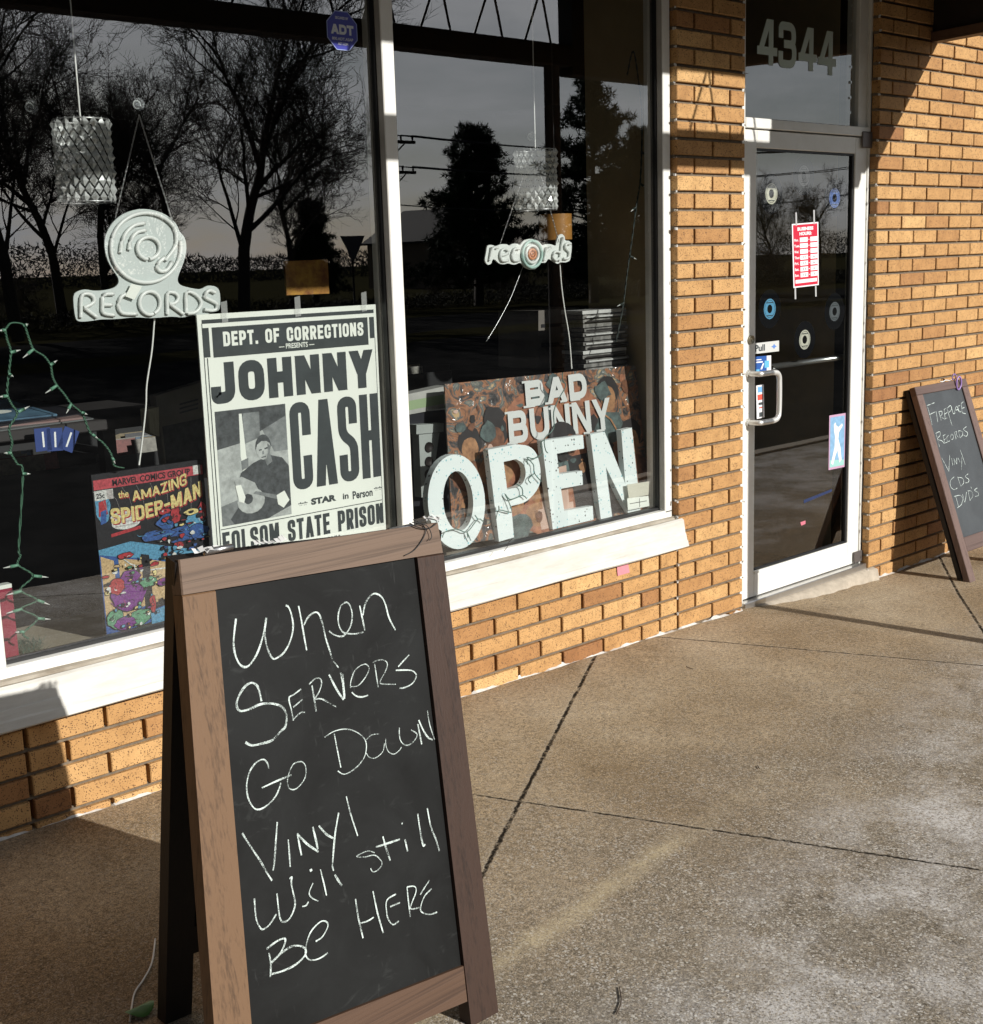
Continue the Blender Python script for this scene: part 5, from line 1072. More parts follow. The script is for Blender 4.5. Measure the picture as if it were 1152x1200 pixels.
bsh([(.43, .62), (.56, .60), (.56, .98), (.42, .99)], 5); bsh([(.57, .55), (.82, .52), (.85, .96), (.60, .98)], 3)
bsh([(.40, .86), (.58, .84), (.58, .97), (.41, .99)], 5)
for _ in range(70):
    u, v = rnd.uniform(.02, .98), rnd.uniform(.04, .97); bbl(u, v, rnd.uniform(.004, .022), rnd.uniform(.006, .035), rnd.choice([1, 1, 2, 3, 3, 4, 5, 6]), 9, .35)
for _ in range(10): bbl(rnd.uniform(.05, .95), rnd.uniform(.05, .35), rnd.uniform(.02, .05), rnd.uniform(.03, .07), rnd.choice([4, 4, 2, 6, 3]), 12, .25)
mb.ribbon(lambda a, c, w: bbf(a, c, w), [(.66, .24), (.74, .25), (.82, .34), (.87, .47)], .008, .0046, 1)
def serif(body, u0, v0, u1, v1, th):
    block(mb, body, lambda a, c, w: bbf(u0+(u1-u0)*a, v1+(v0-v1)*c-.02*a, w), (u1-u0)*1.1, (v1-v0)*.6, th, 7, .0085, .55)
serif('BAD', .375, .035, .70, .20, .028); serif('BUNNY', .28, .215, .82, .42, .027)
for u0, v, wd in ((.365, .197, .09), (.475, .190, .05), (.555, .187, .05), (.61, .186, .08), (.272, .417, .08), (.49, .225, .05), (.535, .41, .05), (.60, .22, .05), (.665, .41, .05), (.735, .405, .07), (.365, .040, .06), (.27, .222, .06)):
    mb.add([bbf(u0-.004, v-.007, .0089), bbf(u0+wd*.6, v-.007-.002, .0089), bbf(u0+wd*.6, v+.007-.002, .0089), bbf(u0-.004, v+.007, .0089)], [(0, 1, 2, 3)], 7)
wl_[0] = .0096; bbl(.545, .44, .075, .13, 3, 18, .06); bbl(.585, .47, .03, .07, 2, 12, .1)
tag(mb.build('album_poster', [ART, SKIN1, SKIN2, HAIRP, TEALP, PEACH, COPPER, Mt('print_pale_lettering', (.62, .64, .62), .4, coat=.5)]), 'shrink wrapped brown collage album poster with white serif lettering behind the OPEN letters', 'poster')
# OPEN: four marquee letters
MARQ = bpy.data.materials.new('speckled_white_metal'); t, n, l, b = nodes(MARQ); geo = n.new('ShaderNodeNewGeometry'); vo = n.new('ShaderNodeTexVoronoi'); vo.inputs['Scale'].default_value = 85
l.new(geo.outputs['Position'], vo.inputs['Vector']); sep = n.new('ShaderNodeSeparateColor'); l.new(vo.outputs['Color'], sep.inputs[0])
mr = n.new('ShaderNodeMapRange'); mr.inputs['From Min'].default_value = .45; mr.inputs['From Max'].default_value = 1; mr.inputs['To Max'].default_value = .36; l.new(sep.outputs[0], mr.inputs['Value'])
sb = n.new('ShaderNodeMath'); sb.operation = 'LESS_THAN'; l.new(vo.outputs['Distance'], sb.inputs[0]); l.new(mr.outputs[0], sb.inputs[1])
mx = n.new('ShaderNodeMix'); mx.data_type = 'RGBA'; l.new(sb.outputs[0], mx.inputs[0]); mx.inputs[6].default_value = (.76, .83, .82, 1)
cr = n.new('ShaderNodeValToRGB'); cr.color_ramp.interpolation = 'CONSTANT'; cr.color_ramp.elements[0].color = (.02, .02, .02, 1); cr.color_ramp.elements[1].color = (.25, .55, .60, 1); cr.color_ramp.elements[1].position = .5
l.new(sep.outputs[1], cr.inputs['Fac']); l.new(cr.outputs[0], mx.inputs[7]); l.new(mx.outputs[2], b.inputs['Base Color']); setb(b, Roughness=.45)
w5 = lambda p: CUT(5.236, 560, 420, p)
def marquee(outline, holes, Y, label, base):
    g = empty('marquee_letter', PY(*base, Y), label, 'letter sign', 'marquee letters spelling OPEN')
    mb = MB(); O = [PY(x, y, Y) for x, y in outline]
    D = V((0, .028, 0))
    if not holes:
        mb.prism(O, D)
    else:
        H = [PY(x, y, Y) for x, y in holes]; n = len(O); vs = O+H+[p+D for p in O]+[p+D for p in H]; fs = []
        for i in range(n):
            j = (i+1) % n; fs += [(i, j, n+j, n+i), (2*n+i, 3*n+i, 3*n+j, 2*n+j), (i, 2*n+i, 2*n+j, j), (n+i, n+j, 3*n+j, 3*n+i)]
        mb.add(vs, fs)
    mb.build('letter_face', MARQ, g); return g
def resample(pts, n, start=0):
    P = [V((a, c)) for a, c in pts]; P.append(P[0]); L = [0]
    for a, c in zip(P, P[1:]): L.append(L[-1]+(c-a).length)
    out = []
    for k in range(n):
        s = L[-1]*k/n; i = max(j for j in range(len(L)-1) if L[j] <= s); t = (s-L[i])/max(1e-9, L[i+1]-L[i]); q = P[i]+(P[i+1]-P[i])*t; out.append((q.x, q.y))
    return out
def tilt_ell(cx, cy, rx, ry, sh, n=40): return [(cx+rx*math.cos(2*math.pi*i/n)+sh*math.sin(2*math.pi*i/n), cy+ry*math.sin(2*math.pi*i/n)) for i in range(n)]
marquee(tilt_ell(535, 588, 33.5, 55.5, 1.5), tilt_ell(537, 587, 17.5, 35, 1.5), .115, 'large speckled white oval letter O leaning in the right window', (535, 640))
po = spline([(a, c, 0) for a, c in w5([(230, 528), (310, 538), (362, 590), (385, 690), (372, 790), (300, 875), (208, 905)])], 4); po = w5([(62, 560)]) + [(p.x, p.y) for p in po] + w5([(222, 1098), (130, 1125)])
ph = [(p.x, p.y) for p in spline([(a, c, 0) for a, c in w5([(235, 618), (280, 650), (293, 715), (262, 780), (180, 805)])], 4)]; ph = w5([(158, 635)])+ph
def polar_match(outer, inner, n=72):
    cx = sum(p[0] for p in inner)/len(inner); cy = sum(p[1] for p in inner)/len(inner)
    def hit(poly, a):
        dx, dy = math.cos(a), math.sin(a); best = 0
        for (x1, y1), (x2, y2) in zip(poly, poly[1:]+poly[:1]):
            ex, ey = x2-x1, y2-y1; den = dx*ey-dy*ex
            if abs(den) < 1e-9: continue
            t_ = ((x1-cx)*ey-(y1-cy)*ex)/den; s_ = ((x1-cx)*dy-(y1-cy)*dx)/den
            if t_ > 0 and -1e-6 <= s_ <= 1+1e-6: best = max(best, t_) if best else t_
        return (cx+dx*best, cy+dy*best)
    A = sorted(set([2*math.pi*i/n for i in range(n)]+[math.atan2(y-cy, x-cx) % (2*math.pi) for x, y in outer+inner]))
    return [hit(outer, a) for a in A], [hit(inner, a) for a in A]
stem = w5([(62, 560), (158, 540), (222, 1098), (130, 1125)])
bowl_o = w5([(110, 551)]) + [(p.x, p.y) for p in spline([(a, c, 0) for a, c in w5([(230, 528), (310, 538), (362, 590), (385, 690), (372, 790), (300, 875), (208, 905)])], 4)] + w5([(160, 908)])
oo, hh = polar_match(bowl_o, ph)
gP = marquee(oo, hh, .115, 'large speckled white letter P between the O and the E in the right window', (590, 630))
mb = MB(); mb.prism([PY(x, y, .1149) for x, y in w5([(62, 560), (112, 551), (158, 905), (205, 903), (222, 1098), (130, 1125)])], (0, .0279, 0)); mb.build('letter_stem', MARQ, gP)
marquee(w5([(393, 505), (645, 470), (652, 552), (485, 585), (500, 710), (640, 690), (645, 775), (510, 800), (530, 935), (705, 905), (710, 990), (460, 1050)]), None, .118, 'large speckled white letter E between the P and the N in the right window', (668, 618))
marquee(w5([(690, 465), (778, 450), (905, 770), (880, 440), (945, 425), (1000, 940), (925, 952), (785, 665), (825, 975), (755, 990)]), None, .116, 'large speckled white letter N at the right end of the window', (730, 605))
# light wire tangled over the letters
mb = MB(); MINT = Mt('mint_wire', (.12, .20, .17), .5)
for p in ([(520, 85), (520, 130), (540, 170), (495, 250), (465, 330), (465, 430), (410, 490), (415, 560), (430, 580)], [(410, 500), (385, 520), (395, 580), (345, 615), (300, 607), (340, 650), (348, 705), (390, 755)], [(348, 705), (310, 740), (325, 765)], [(300, 620), (305, 650)], [(300, 860), (275, 840), (235, 855), (195, 865), (165, 830), (190, 880), (205, 945), (130, 930), (112, 985)], [(275, 840), (270, 795), (235, 770)], [(205, 945), (160, 935)], [(130, 930), (128, 905)]):
    mb.tube(spline(plane_pts(w5(p), .100), 3), .0022, 0, 5)
for p in ([(555, 585+30), (570, 600), (585, 595)],): pass
w3 = lambda p: CUT(3, 460, 250, p)
for p in ([(175, 1140), (185, 1120), (225, 1110), (262, 1120), (300, 1075), (320, 1085)], [(262, 1120), (275, 1150)], [(262, 1120), (265, 1140)], [(300, 1075), (290, 1062)]): mb.tube(spline(plane_pts(w3(p), .100), 3), .0022, 0, 5)
tag(mb.build('light_string', MINT), 'tangled thin green light string draped over the OPEN letters', 'string lights')
# price cards at the right end
for pts, m, lb in (([(735, 568), (761, 564), (760, 580), (737, 584)], Mt('cream_card', (.55, .54, .45), .6), 'blank cream price card leaning on the letter N'), ([(735, 584), (760, 581), (761, 593), (736, 598)], PAPER, 'white price card with a ruled printed line at the foot of the letter N')):
    mb = MB(); P = plane_pts(pts, .095); mb.prism(P, (0, .002, 0)); 
    if m is PAPER: mb.add(plane_pts([(738, 590), (758, 586.5), (758, 587.3), (738, 590.8)], .0945), [(0, 1, 2, 3)], 1); mb.add(plane_pts([(749, 584), (749.6, 584), (750, 594), (749.4, 594)], .0945), [(0, 1, 2, 3)], 1)
    tag(mb.build('price_card', [m, INK]), lb, 'card', 'price cards by the letter N')
# boxes behind the posters
mb = MB(); P = plane_pts([(478, 462), (524, 452), (524, 478), (478, 486)], .30); mb.prism(P, (0, .06, 0), 0); mb.add([p+V((0, -.001, 0)) for p in plane_pts([(478, 470), (524, 461.5), (524, 472), (478, 481)], .30)], [(0, 1, 2, 3)], 1); tag(mb.build('game_box', [Mt('pale_grey_box', (.45, .45, .42), .6, 0, .3, .3, 12), Mt('sage_green_box', (.27, .36, .20), .6)]), 'flat grey and sage green box left of the album poster', 'box')
BRK = Mt('grey_plastic', (.36, .39, .37), .5, 0, .4, .15, 10)
brk = empty('cassette_rack', PY(505, 582, .26), 'grey plastic cassette rack with round holes standing left of the letter O', 'rack')
mb = MB(); mb.prism(plane_pts([(488, 498), (520, 496), (520, 506), (488, 509)], .26), (0, .05, 0)); mb.prism(plane_pts([(491, 509.5), (515, 507), (505, 582), (494, 583)], .262), (0, .04, 0)); mb.build('upright', BRK, brk)
mb = MB(); mb.prism(plane_pts([(479, 486), (524, 480), (524, 590), (479, 594)], .305), (0, .02, 0)); mb.build('shell', SL[1], brk)
for y in (524, 541, 556):
    mb = MB(); c = PY(503, y, .258); mb.tube([c+V((0, -.002, 0)), c+V((0, .006, 0))], .019, 0, 18); mb.build('knob', STEELDK, brk)
for i in range(12):                                        # stack of disc cases
    pass
CASE = Mt('clear_case_edge', (.34, .33, .31), .3, 0, .5, .8, 30, stretch=(1, 1, .5)); CASE2 = Mt('pale_case_edge', (.62, .62, .60), .3, 0, .5, .3, 20)
YS = .27; a = PY(686, 430, YS); c = PY(738, 362, YS); zz0 = PY(712, 434, YS).z; zz1 = PY(712, 362, YS).z; N = 14; hN = (zz1-zz0)/N
names = ['lowest', 'second from the bottom', 'third from the bottom', 'fourth from the bottom', 'fifth from the bottom', 'sixth from the bottom', 'seventh from the bottom', 'eighth from the bottom', 'ninth from the bottom', 'fifth from the top', 'fourth from the top', 'third from the top', 'second from the top', 'topmost']
proto = None
for i in range(N):
    mb = MB(); dx = rnd.uniform(-.008, .008); mb.box(WORLD, a.x+dx, c.x+dx-.012, YS+rnd.uniform(0, .008), YS+.125, zz0+i*hN+.0025, zz0+(i+1)*hN-.0015, 0)
    mb.box(WORLD, a.x+dx+.012, c.x+dx-.032, YS-.003, YS-.002, zz0+i*hN+.006, zz0+(i+1)*hN-.006, 1) if i % 3 != 1 else None
    tag(mb.build('disc_case', [CASE2 if i in (4, 13) else CASE, HAIRP if i % 2 else CASE2]), 'plastic disc case, '+names[i]+' in the stack behind the album poster', 'disc case', 'stacked disc cases in the right window')
mb = MB(); mb.box(WORLD, a.x-.02, c.x-.004, YS+.01, YS+.20, .4975, zz0, 0); tag(mb.build('stand', TABLE), 'dark stand carrying the stacked disc cases in the right window', 'stand')
CB = Mt('dim_grey_card', (.20, .18, .16), .8, 0, .2, .25, 6)
P = plane_pts([(631, 364), (679, 360), (679, 430), (631, 432)], .60); mb = MB(); mb.prism(P, (0, .25, 0), 0)
mb.add([p+V((0, -.002, 0)) for p in plane_pts([(634, 380), (677, 377), (677, 381), (634, 384)], .60)], [(0, 1, 2, 3)], 1); mb.add([p+V((0, -.002, 0)) for p in plane_pts([(634, 402), (677, 400), (677, 405), (634, 407)], .60)], [(0, 1, 2, 3)], 1)
tag(mb.build('storage_box', [CB, SL[1]]), 'dim grey storage box left of the stacked disc cases', 'box'); mb = MB(); mb.box(WORLD, P[0].x-.03, P[1].x+.03, .58, .9, 0, P[2].z-.002); tag(mb.build('stand', TABLE), 'dark stand under the dim grey storage box', 'stand')
# wire down the right side
garland([(735, 88), (742, 60), (748, 92), (752, 130), (752, 175), (750, 215), (746, 240), (740, 285), (735, 320), (730, 360), (722, 400)], .15, [(752, 132, 8, 2), (752, 178, 6, 4), (750, 215, 7, 5), (745, 243, -6, 5), (738, 300, 8, 4), (731, 355, -8, 4)], 'string_lights', 'dark string lights hanging down the right edge of the right window', Mt('dark_wire', (.02, .03, .025), .6))

# ------------------------------------------------------------------ things on the door
VINYL = Mt('black_vinyl', (.004, .004, .005), .7, 0, .06)
vm = VINYL.node_tree
def single(px, py, colc, label, rim=True, Y=.074):
    c = PY(px, py, Y); fr = frame(c, (1, 0, 0), (0, 0, 1), (0, -1, 0)); g = empty('vinyl_single', c+V((0, 0, -.0875)), label, 'record', 'seven inch singles stuck inside the door glass')
    mb = MB(); mb.disc(fr, 0, 0, .0875, .0875, 0, 0, 40, .22)
    for rr in (.055, .065, .075, .083): mb.disc(fr, 0, 0, rr, rr, .0003, 1, 40, .985)
    mb.build('disc', [VINYL, Mt('groove', (.007, .007, .008), .7, 0, .08)], g)
    mb = MB(); mb.disc(fr, 0, 0, .046, .046, .0006, 0, 32, .42); mb.disc(fr, 0, 0, .040, .040, .0009, 1, 32, .95)
    mb.add([fr(-.026, .026, .001), fr(.026, .026, .001), fr(.024, .030, .001), fr(-.024, .030, .001)], [(0, 1, 2, 3)], 1); mb.add([fr(-.024, -.032, .001), fr(.024, -.032, .001), fr(.022, -.028, .001), fr(-.022, -.028, .001)], [(0, 1, 2, 3)], 1)
    mb.build('label', [Mt('label_paper', colc, .5), INK], g)
    mb = MB(); mb.disc(fr, 0, 0, .0193, .0193, -.0006, 0, 20); mb.build('centre_hole', BLACKMATTE, g)
single(904, 227, (.72, .68, .54), 'black single with a cream label, at upper left of the door glass'); single(942, 206, (.34, .31, .31), 'black single with a faded grey pink label, highest on the door glass')
single(978, 232, (.12, .20, .50), 'black single with a deep blue label, at upper right of the door glass'); single(902, 362, (.14, .42, .66), 'black single with a sky blue label, left of centre on the door glass')
single(978, 365, (.13, .14, .15), 'black single with a dark grey label, right of centre on the door glass'); single(943, 398, (.70, .67, .56), 'black single with a cream label, just above the push bar')
# opening hours
HR = Mt('sign_red', (.55, .012, .04), .45); HW = Mt('sign_white', (.82, .80, .80), .5)
Hq = [PY(928, 262.5, .0665), PY(959, 260, .0665), PY(959.5, 334, .0665), PY(930, 337.5, .0665)]
hf = lambda u, v, w=0: (Hq[0]+(Hq[1]-Hq[0])*u)*(1-v)+(Hq[3]+(Hq[2]-Hq[3])*u)*v+V((0, -w, 0))
mb = MB(); mb.prism([hf(0, 0), hf(1, 0), hf(1, 1), hf(0, 1)], (0, .001, 0), 1)
def hb(u0, v0, u1, v1, m, w): mb.add([hf(u0, v0, w), hf(u1, v0, w), hf(u1, v1, w), hf(u0, v1, w)], [(0, 1, 2, 3)], m)
hb(.04, .02, .96, .98, 0, .0003)
put_text(mb, 'BUSINESS', lambda u, v, w: hf(.20+.60*u, .115-.055*v, w), .0007, 1, .05); put_text(mb, 'HOURS:', lambda u, v, w: hf(.27+.46*u, .19-.055*v, w), .0007, 1, .05)
for i, (d, h1, h2) in enumerate((('Mon.', '', ''), ('Tues.', '', ''), ('Wed.', '', ''), ('Thur.', '12', '6'), ('Fri.', '12', '6'), ('Sat.', '11', '6'), ('Sun.', '12', '5'))):
    v0 = .222+.092*i; put_text(mb, d, lambda u, v, w: hf(.06+.19*u*(len(d)/4.5), v0+.055-.042*v, w), .0007, 1, .03)
    hb(.28, v0, .58, v0+.072, 1, .0006); hb(.68, v0, .95, v0+.072, 1, .0006); hb(.605, v0+.032, .65, v0+.044, 1, .0006)
    if h1: put_text(mb, h1, lambda u, v, w: hf(.39+.10*u, v0+.055-.04*v, w), .0009, 2, .01); put_text(mb, h2, lambda u, v, w: hf(.79+.05*u, v0+.055-.04*v, w), .0009, 2, .01)
hb(.08, .88, .92, .935, 1, .0006)
hs = mb.build('hours_sign', [HR, HW, INK]); tag(hs, 'red and white Business Hours sign taped to the door glass', 'sign')
for (px, y0, y1) in ((933, 249, 262), (954, 246, 260), (932, 337, 348), (956, 335, 345)):
    mb = MB(); a = PY(px, y0, .066); c = PY(px+.3, y1, .066); mb.add([a+V((-.006, 0, 0)), a+V((.006, 0, 0)), c+V((.006, 0, -.01)), c+V((-.006, 0, -.01))], [(0, 1, 2, 3)]); mb.build('tape_strip', Mt('grey_tape', (.42, .42, .41), .5), hs)
def flat(name, pts, Y, m, label, cat, extra=None, group=None):
    mb = MB(); P = plane_pts(pts, Y); mb.prism(P, (0, .001, 0), 0); ms = [m]
    if extra: ms += extra(mb, P)
    return tag(mb.build(name, ms), label, cat, group)
def bil(P): return lambda u, v, w=0: (P[0]+(P[1]-P[0])*u)*(1-v)+(P[3]+(P[2]-P[3])*u)*v+V((0, -w, 0))
def ex(mb, P):
    q = bil(P); put_text(mb, 'Pull', lambda u, v, w: q(.06+.38*u, .80-.62*v, w), .0006, 1, .03); mb.poly([q(a, c, .0006) for a, c in ((.80, .25), (.84, .42), (.92, .5), (.84, .58), (.80, .75), (.76, .58), (.68, .5), (.76, .42))], 2); return [INK, Mt('arrow_blue', (.10, .22, .55), .5)]
flat('pull_sign', [(883, 402.5), (913, 399), (913, 411.5), (883, 415)], .0665, Mt('silver_sign', (.55, .55, .52), .5, .0), 'narrow silver Pull sign beside the door lock', 'sign', ex)
def ex(mb, P):
    q = bil(P); r_ = lambda a, c, d, e, m, w=.0006: mb.add([q(a, c, w), q(d, c, w), q(d, e, w), q(a, e, w)], [(0, 1, 2, 3)], m)
    r_(.74, 0, 1, 1, 1); r_(.60, .30, .88, .75, 2, .0009); r_(.08, .18, .42, .24, 1); r_(.08, .32, .5, .40, 1); mb.poly([q(a, c, .0008) for a, c in ((.35, .82), (.50, .45), (.58, .45), (.46, .82))], 1); r_(.08, .80, .3, .95, 2); return [HW, Mt('sticker_sky', (.12, .42, .68), .5)]
flat('door_sticker', [(884, 418), (903.5, 416.5), (903.5, 435), (884, 437)], .0665, Mt('sticker_navy', (.02, .09, .33), .45), 'blue and white square sticker under the Pull sign', 'sticker', ex)
def ex(mb, P):
    q = bil(P); r_ = lambda a, c, d, e, m, w=.0006: mb.add([q(a, c, w), q(d, c, w), q(d, e, w), q(a, e, w)], [(0, 1, 2, 3)], m)
    r_(.2, .05, .82, .22, 1); r_(.15, .28, .85, .45, 2); r_(.25, .52, .8, .60, 3); r_(.3, .66, .75, .70, 2); r_(.3, .82, .75, .96, 3); return [Mt('sticker_light_blue', (.16, .38, .66), .5), Mt('sticker_red', (.62, .08, .05), .5), INK]
flat('payment_sticker', [(886, 452), (895, 450.5), (896, 489), (887, 491)], .0665, HW, 'narrow white sticker with coloured squares inside the pull handle', 'sticker', ex)
def ex(mb, P):
    q = bil(P); fig = [(.28, .18), (.36, .14), (.42, .20), (.55, .24), (.78, .18), (.82, .22), (.58, .34), (.56, .46), (.70, .62), (.78, .85), (.66, .90), (.52, .66), (.40, .75), (.26, .92), (.14, .88), (.34, .60), (.36, .40), (.30, .30)]
    mb.poly([q(.06, .04, .0004), q(.94, .04, .0004), q(.94, .96, .0004), q(.06, .96, .0004)], 1); mb.poly([q(.06, .82, .0005), q(.94, .86, .0005), q(.94, .96, .0005), q(.06, .96, .0005)], 3); mb.poly([q(a, c, .0008) for a, c in fig], 2); return [Mt('print_sky', (.25, .45, .66), .5, 0, .4, .3, 40), HW, Mt('print_mint', (.30, .55, .50), .5)]
flat('small_print', [(972, 487), (991, 484), (990, 547), (971, 551)], .0668, Mt('pink_border', (.50, .30, .42), .5), 'small blue print with a pale reclining shape low on the right of the door', 'print', ex)
BT = Mt('blue_tape', (.025, .04, .11), .6, 0, .3, .4, 60)
flat('tape_scrap', [(942, 586), (975, 573), (975, 576), (942, 590)], .0668, BT, 'torn blue tape strip low on the door glass', 'tape')
flat('pink_scrap', [(938, 612), (944, 610), (944, 614), (939, 616)], .0668, Mt('pink_scrap', (.55, .15, .20), .6), 'tiny pink scrap near the bottom of the door glass', 'scrap')
EX = Mt('extinguisher_red', (.30, .012, .02), .4)
mb = MB(); c = PY(955, 440, 1.3); mb.tube([c+V((0, 0, -.18)), c+V((0, 0, .12)), c+V((0, 0, .17))], .10, 0, 18); mb.tube([c+V((0, 0, .17)), c+V((0, 0, .24))], .03, 1, 10); tag(mb.build('fire_extinguisher', [EX, STEELDK]), 'dim red extinguisher cylinder deep behind the door glass', 'extinguisher')
# house number on the transom pane
NUM = Mt('number_vinyl', (.50, .58, .52), .6); hn = empty('house_number', PY(933, 78, .078), 'pale grey green house number 4344 on the glass above the door', 'number')
for ch, (x0, x1, yt, yb) in zip('4344', ((887.5, 911, 22, 76), (912.5, 933.5, 26, 80), (936, 957.5, 32, 83), (959, 980, 36, 88))):
    mb = MB(); a = PY(x0, (yt+yb)/2, .078); c = PY(x1, (yt+yb)/2, .078); zt = PY((x0+x1)/2, yt, .078).z; zb = PY((x0+x1)/2, yb, .078).z; W_ = c.x-a.x; H_ = zt-zb
    block(mb, ch, lambda u, v, w: V((a.x+W_*u, .078-w, zb+H_*v)), W_, H_, .0345, 0, .0, .0); mb.build('digit', NUM, hn)
# pink mark on the brickwork, scraps on the pavement
mb = MB(); P = plane_pts([(723, 663), (736, 659.5), (738, 671), (724, 675)], -.0035); mb.prism(P, (0, .0015, 0)); tag(mb.build('pink_sticker', Mt('pink_paper', (.68, .26, .30), .7, 0, .3, .15, 60)), 'small torn pink sticker on the bricks under the sill', 'sticker')
LEAF = Mt('green_leaf', (.07, .20, .03), .45, 0, .4, .3, 60)
q = PG(165, 1188); mb = MB(); P = [V((q.x+.032*math.cos(a)*(1+.2*math.sin(a)), q.y+.024*math.sin(a), q.z+.010+.006*math.cos(a*2))) for a in [i*math.pi/7 for i in range(14)]]; mb.add(P+[q+V((0, 0, .018))], [(i, (i+1) % 14, 14) for i in range(14)], 0, True); tag(mb.build('leaf', LEAF), 'single green leaf on the pavement left of the large chalkboard', 'leaf')
mb = MB(); mb.tube(spline([PG(x, y)+V((0, 0, .004)) for x, y in ((182, 1102), (178, 1130), (168, 1150), (158, 1165), (154, 1185), (152, 1199))], 5), .0022, 0, 5); tag(mb.build('cord_scrap', CORDW), 'thin white cord lying on the pavement by the large chalkboard back leg', 'cord')
TWIG = Mt('twig', (.05, .032, .02), .8)
for pts, lb in (([(726, 1158), (728, 1175), (722, 1190)], 'small dark curved twig on the pavement near the bottom edge'), ([(888, 898), (890, 902)], 'tiny dark twig fragment on the pavement slab before the door'), ([(804, 782), (812, 785)], 'tiny dark bark chip on the pavement below the brick pier')):
    mb = MB(); mb.tube(spline([PG(x, y)+V((0, 0, .003)) for x, y in pts], 4), .0013, 0, 5); tag(mb.build('twig', TWIG), lb, 'twig')

# ------------------------------------------------------------------ across the street (seen mirrored in the panes)
BARK = Mt('bark', (.075, .062, .052), .9, 0, .1); NEEDLE = Mt('pine_needles', (.035, .050, .024), .8, 0, .2)
def bare_tree_mesh(seed, H, spread):
    R = random.Random(seed); mb = MB()
    def limb(p, d, ln, r, lvl):
        nseg = 5 if lvl < 2 else 3; P = [p]; q = p.copy(); dd = d.copy()
        for i in range(nseg):
            dd = (dd + V((R.uniform(-1, 1), R.uniform(-1, 1), R.uniform(-.5, .8)))*(.16 if lvl < 2 else .22)).normalized(); q = q+dd*(ln/nseg); P.append(q.copy())
        mb.tube(P, r, 0, 6 if lvl < 2 else 3, cap=False, r2=r*(.45 if lvl else .5))
        if lvl >= 5: return
        n = (9, 8, 6, 6, 4)[lvl]
        for k in range(n):
            t = R.uniform(.28 if lvl == 0 else .2, 1) if k else 1.0; f_ = t*nseg; i = min(int(f_), nseg-1); s = P[i]+(P[i+1]-P[i])*(f_-i)
            ax = (P[i+1]-P[i]).normalized(); sd_ = ax.cross(V((R.uniform(-1, 1), R.uniform(-1, 1), R.uniform(-1, 1)))).normalized()
            an = R.uniform(.5, 1.05)*(spread if lvl < 2 else 1); nd = (ax*math.cos(an)+sd_*math.sin(an)+V((0, 0, .18))).normalized()
            limb(s, nd, ln*R.uniform(.42, .68), max(.0085, r*R.uniform(.32, .50)), lvl+1)
    limb(V((0, 0, 0)), V((0, 0, 1)), H*.46, H*.0155, 0)
    return mb
tm = [bare_tree_mesh(3, 13, 1.05), bare_tree_mesh(11, 12, 1.15)]
tree0 = [m.build('bare_tree', BARK, loc=(0, 0, 0)) for m in tm]
spots = [(20, 34, 1.0, 0, 'broad bare tree mirrored at the far left of the left pane'), (128, 40, .95, 1, 'bare tree mirrored behind the round record neon sign'), (285, 31, 1.02, 0, 'tall bare tree mirrored right of the neon sign in the left pane'), (205, 50, 1.15, 1, 'slender bare tree mirrored farther back between two taller ones in the left pane'), (75, 47, 1.1, 0, 'bare tree mirrored farther back behind the left crystal lamp'), (345, 46, .85, 0, 'bare tree mirrored beside the alarm sticker side of the left pane'), (-120, 40, 1.0, 1, 'bare tree standing across the street beyond the left pane'), (960, 60, .8, 1, 'bare tree mirrored at the middle of the door glass'), (905, 66, .7, 0, 'bare tree mirrored at the left of the door glass')]
for i, (px, dist, sc, k, lb) in enumerate(spots):
    p = refl(px, 380, dist); o = tree0[k] if i < 1 or (i == 1) else tree0[k].copy()
    if i > 1: COL.objects.link(o)
    o.location = (p.x, p.y, -.35); o.scale = (sc, sc, sc); o.rotation_euler = (0, 0, i*1.7+.4); tag(o, lb, 'tree', 'bare trees across the street')
R = random.Random(77)
for i in range(16):
    x = R.uniform(8, 78); y = -R.uniform(41.5, 45); o = tree0[i % 2].copy(); COL.objects.link(o); k = R.uniform(.13, .24); o.scale = (k*1.5, k*1.5, k); o.rotation_euler = (0, 0, R.uniform(0, 6)); o.location = (x, y, -.6); o.name = 'bare_shrub'
    tag(o, 'low bare twiggy shrub behind the hedge across the street', 'shrub', 'bare shrubs across the street')
def conifer_mesh(seed, H, Rr):
    R = random.Random(seed); tr = MB(); cr_ = MB(); tr.tube([V((0, 0, 0)), V((.1, 0, H*.5)), V((0, 0, H*.97))], .22, 0, 7, r2=.03)
    z = H*.12
    while z < H*.985:
        f_ = (z/H); rad = Rr*(1-f_)**.65*R.uniform(.65, 1.12)+.15; nb = R.randint(5, 8)
        for k in range(nb):
            a = R.uniform(0, 6.283); L_ = rad*R.uniform(.55, 1.1); e = V((math.cos(a)*L_, math.sin(a)*L_, L_*R.uniform(.02, .32))); s = V((0, 0, z)); tr.tube([s, s+e*.5+V((0, 0, -.05)), s+e], .045, 0, 4, cap=False, r2=.012)
            for c in range(int(4+L_*4)):
                t_ = R.uniform(.35, 1.05); ctr = s+e*t_+V((R.gauss(0, .16), R.gauss(0, .16), R.gauss(0, .12))); 
                for m_ in range(34):
                    d = V((R.gauss(0, 1), R.gauss(0, 1), R.gauss(.35, 1))).normalized()*R.uniform(.12, .30); sd_ = d.cross(V((R.uniform(-1, 1), .3, .2))).normalized()*.022; q = ctr+d*.25; cr_.add([q-sd_, q+sd_, q+d], [(0, 1, 2)])
        z += H*R.uniform(.022, .04)
    return tr, cr_
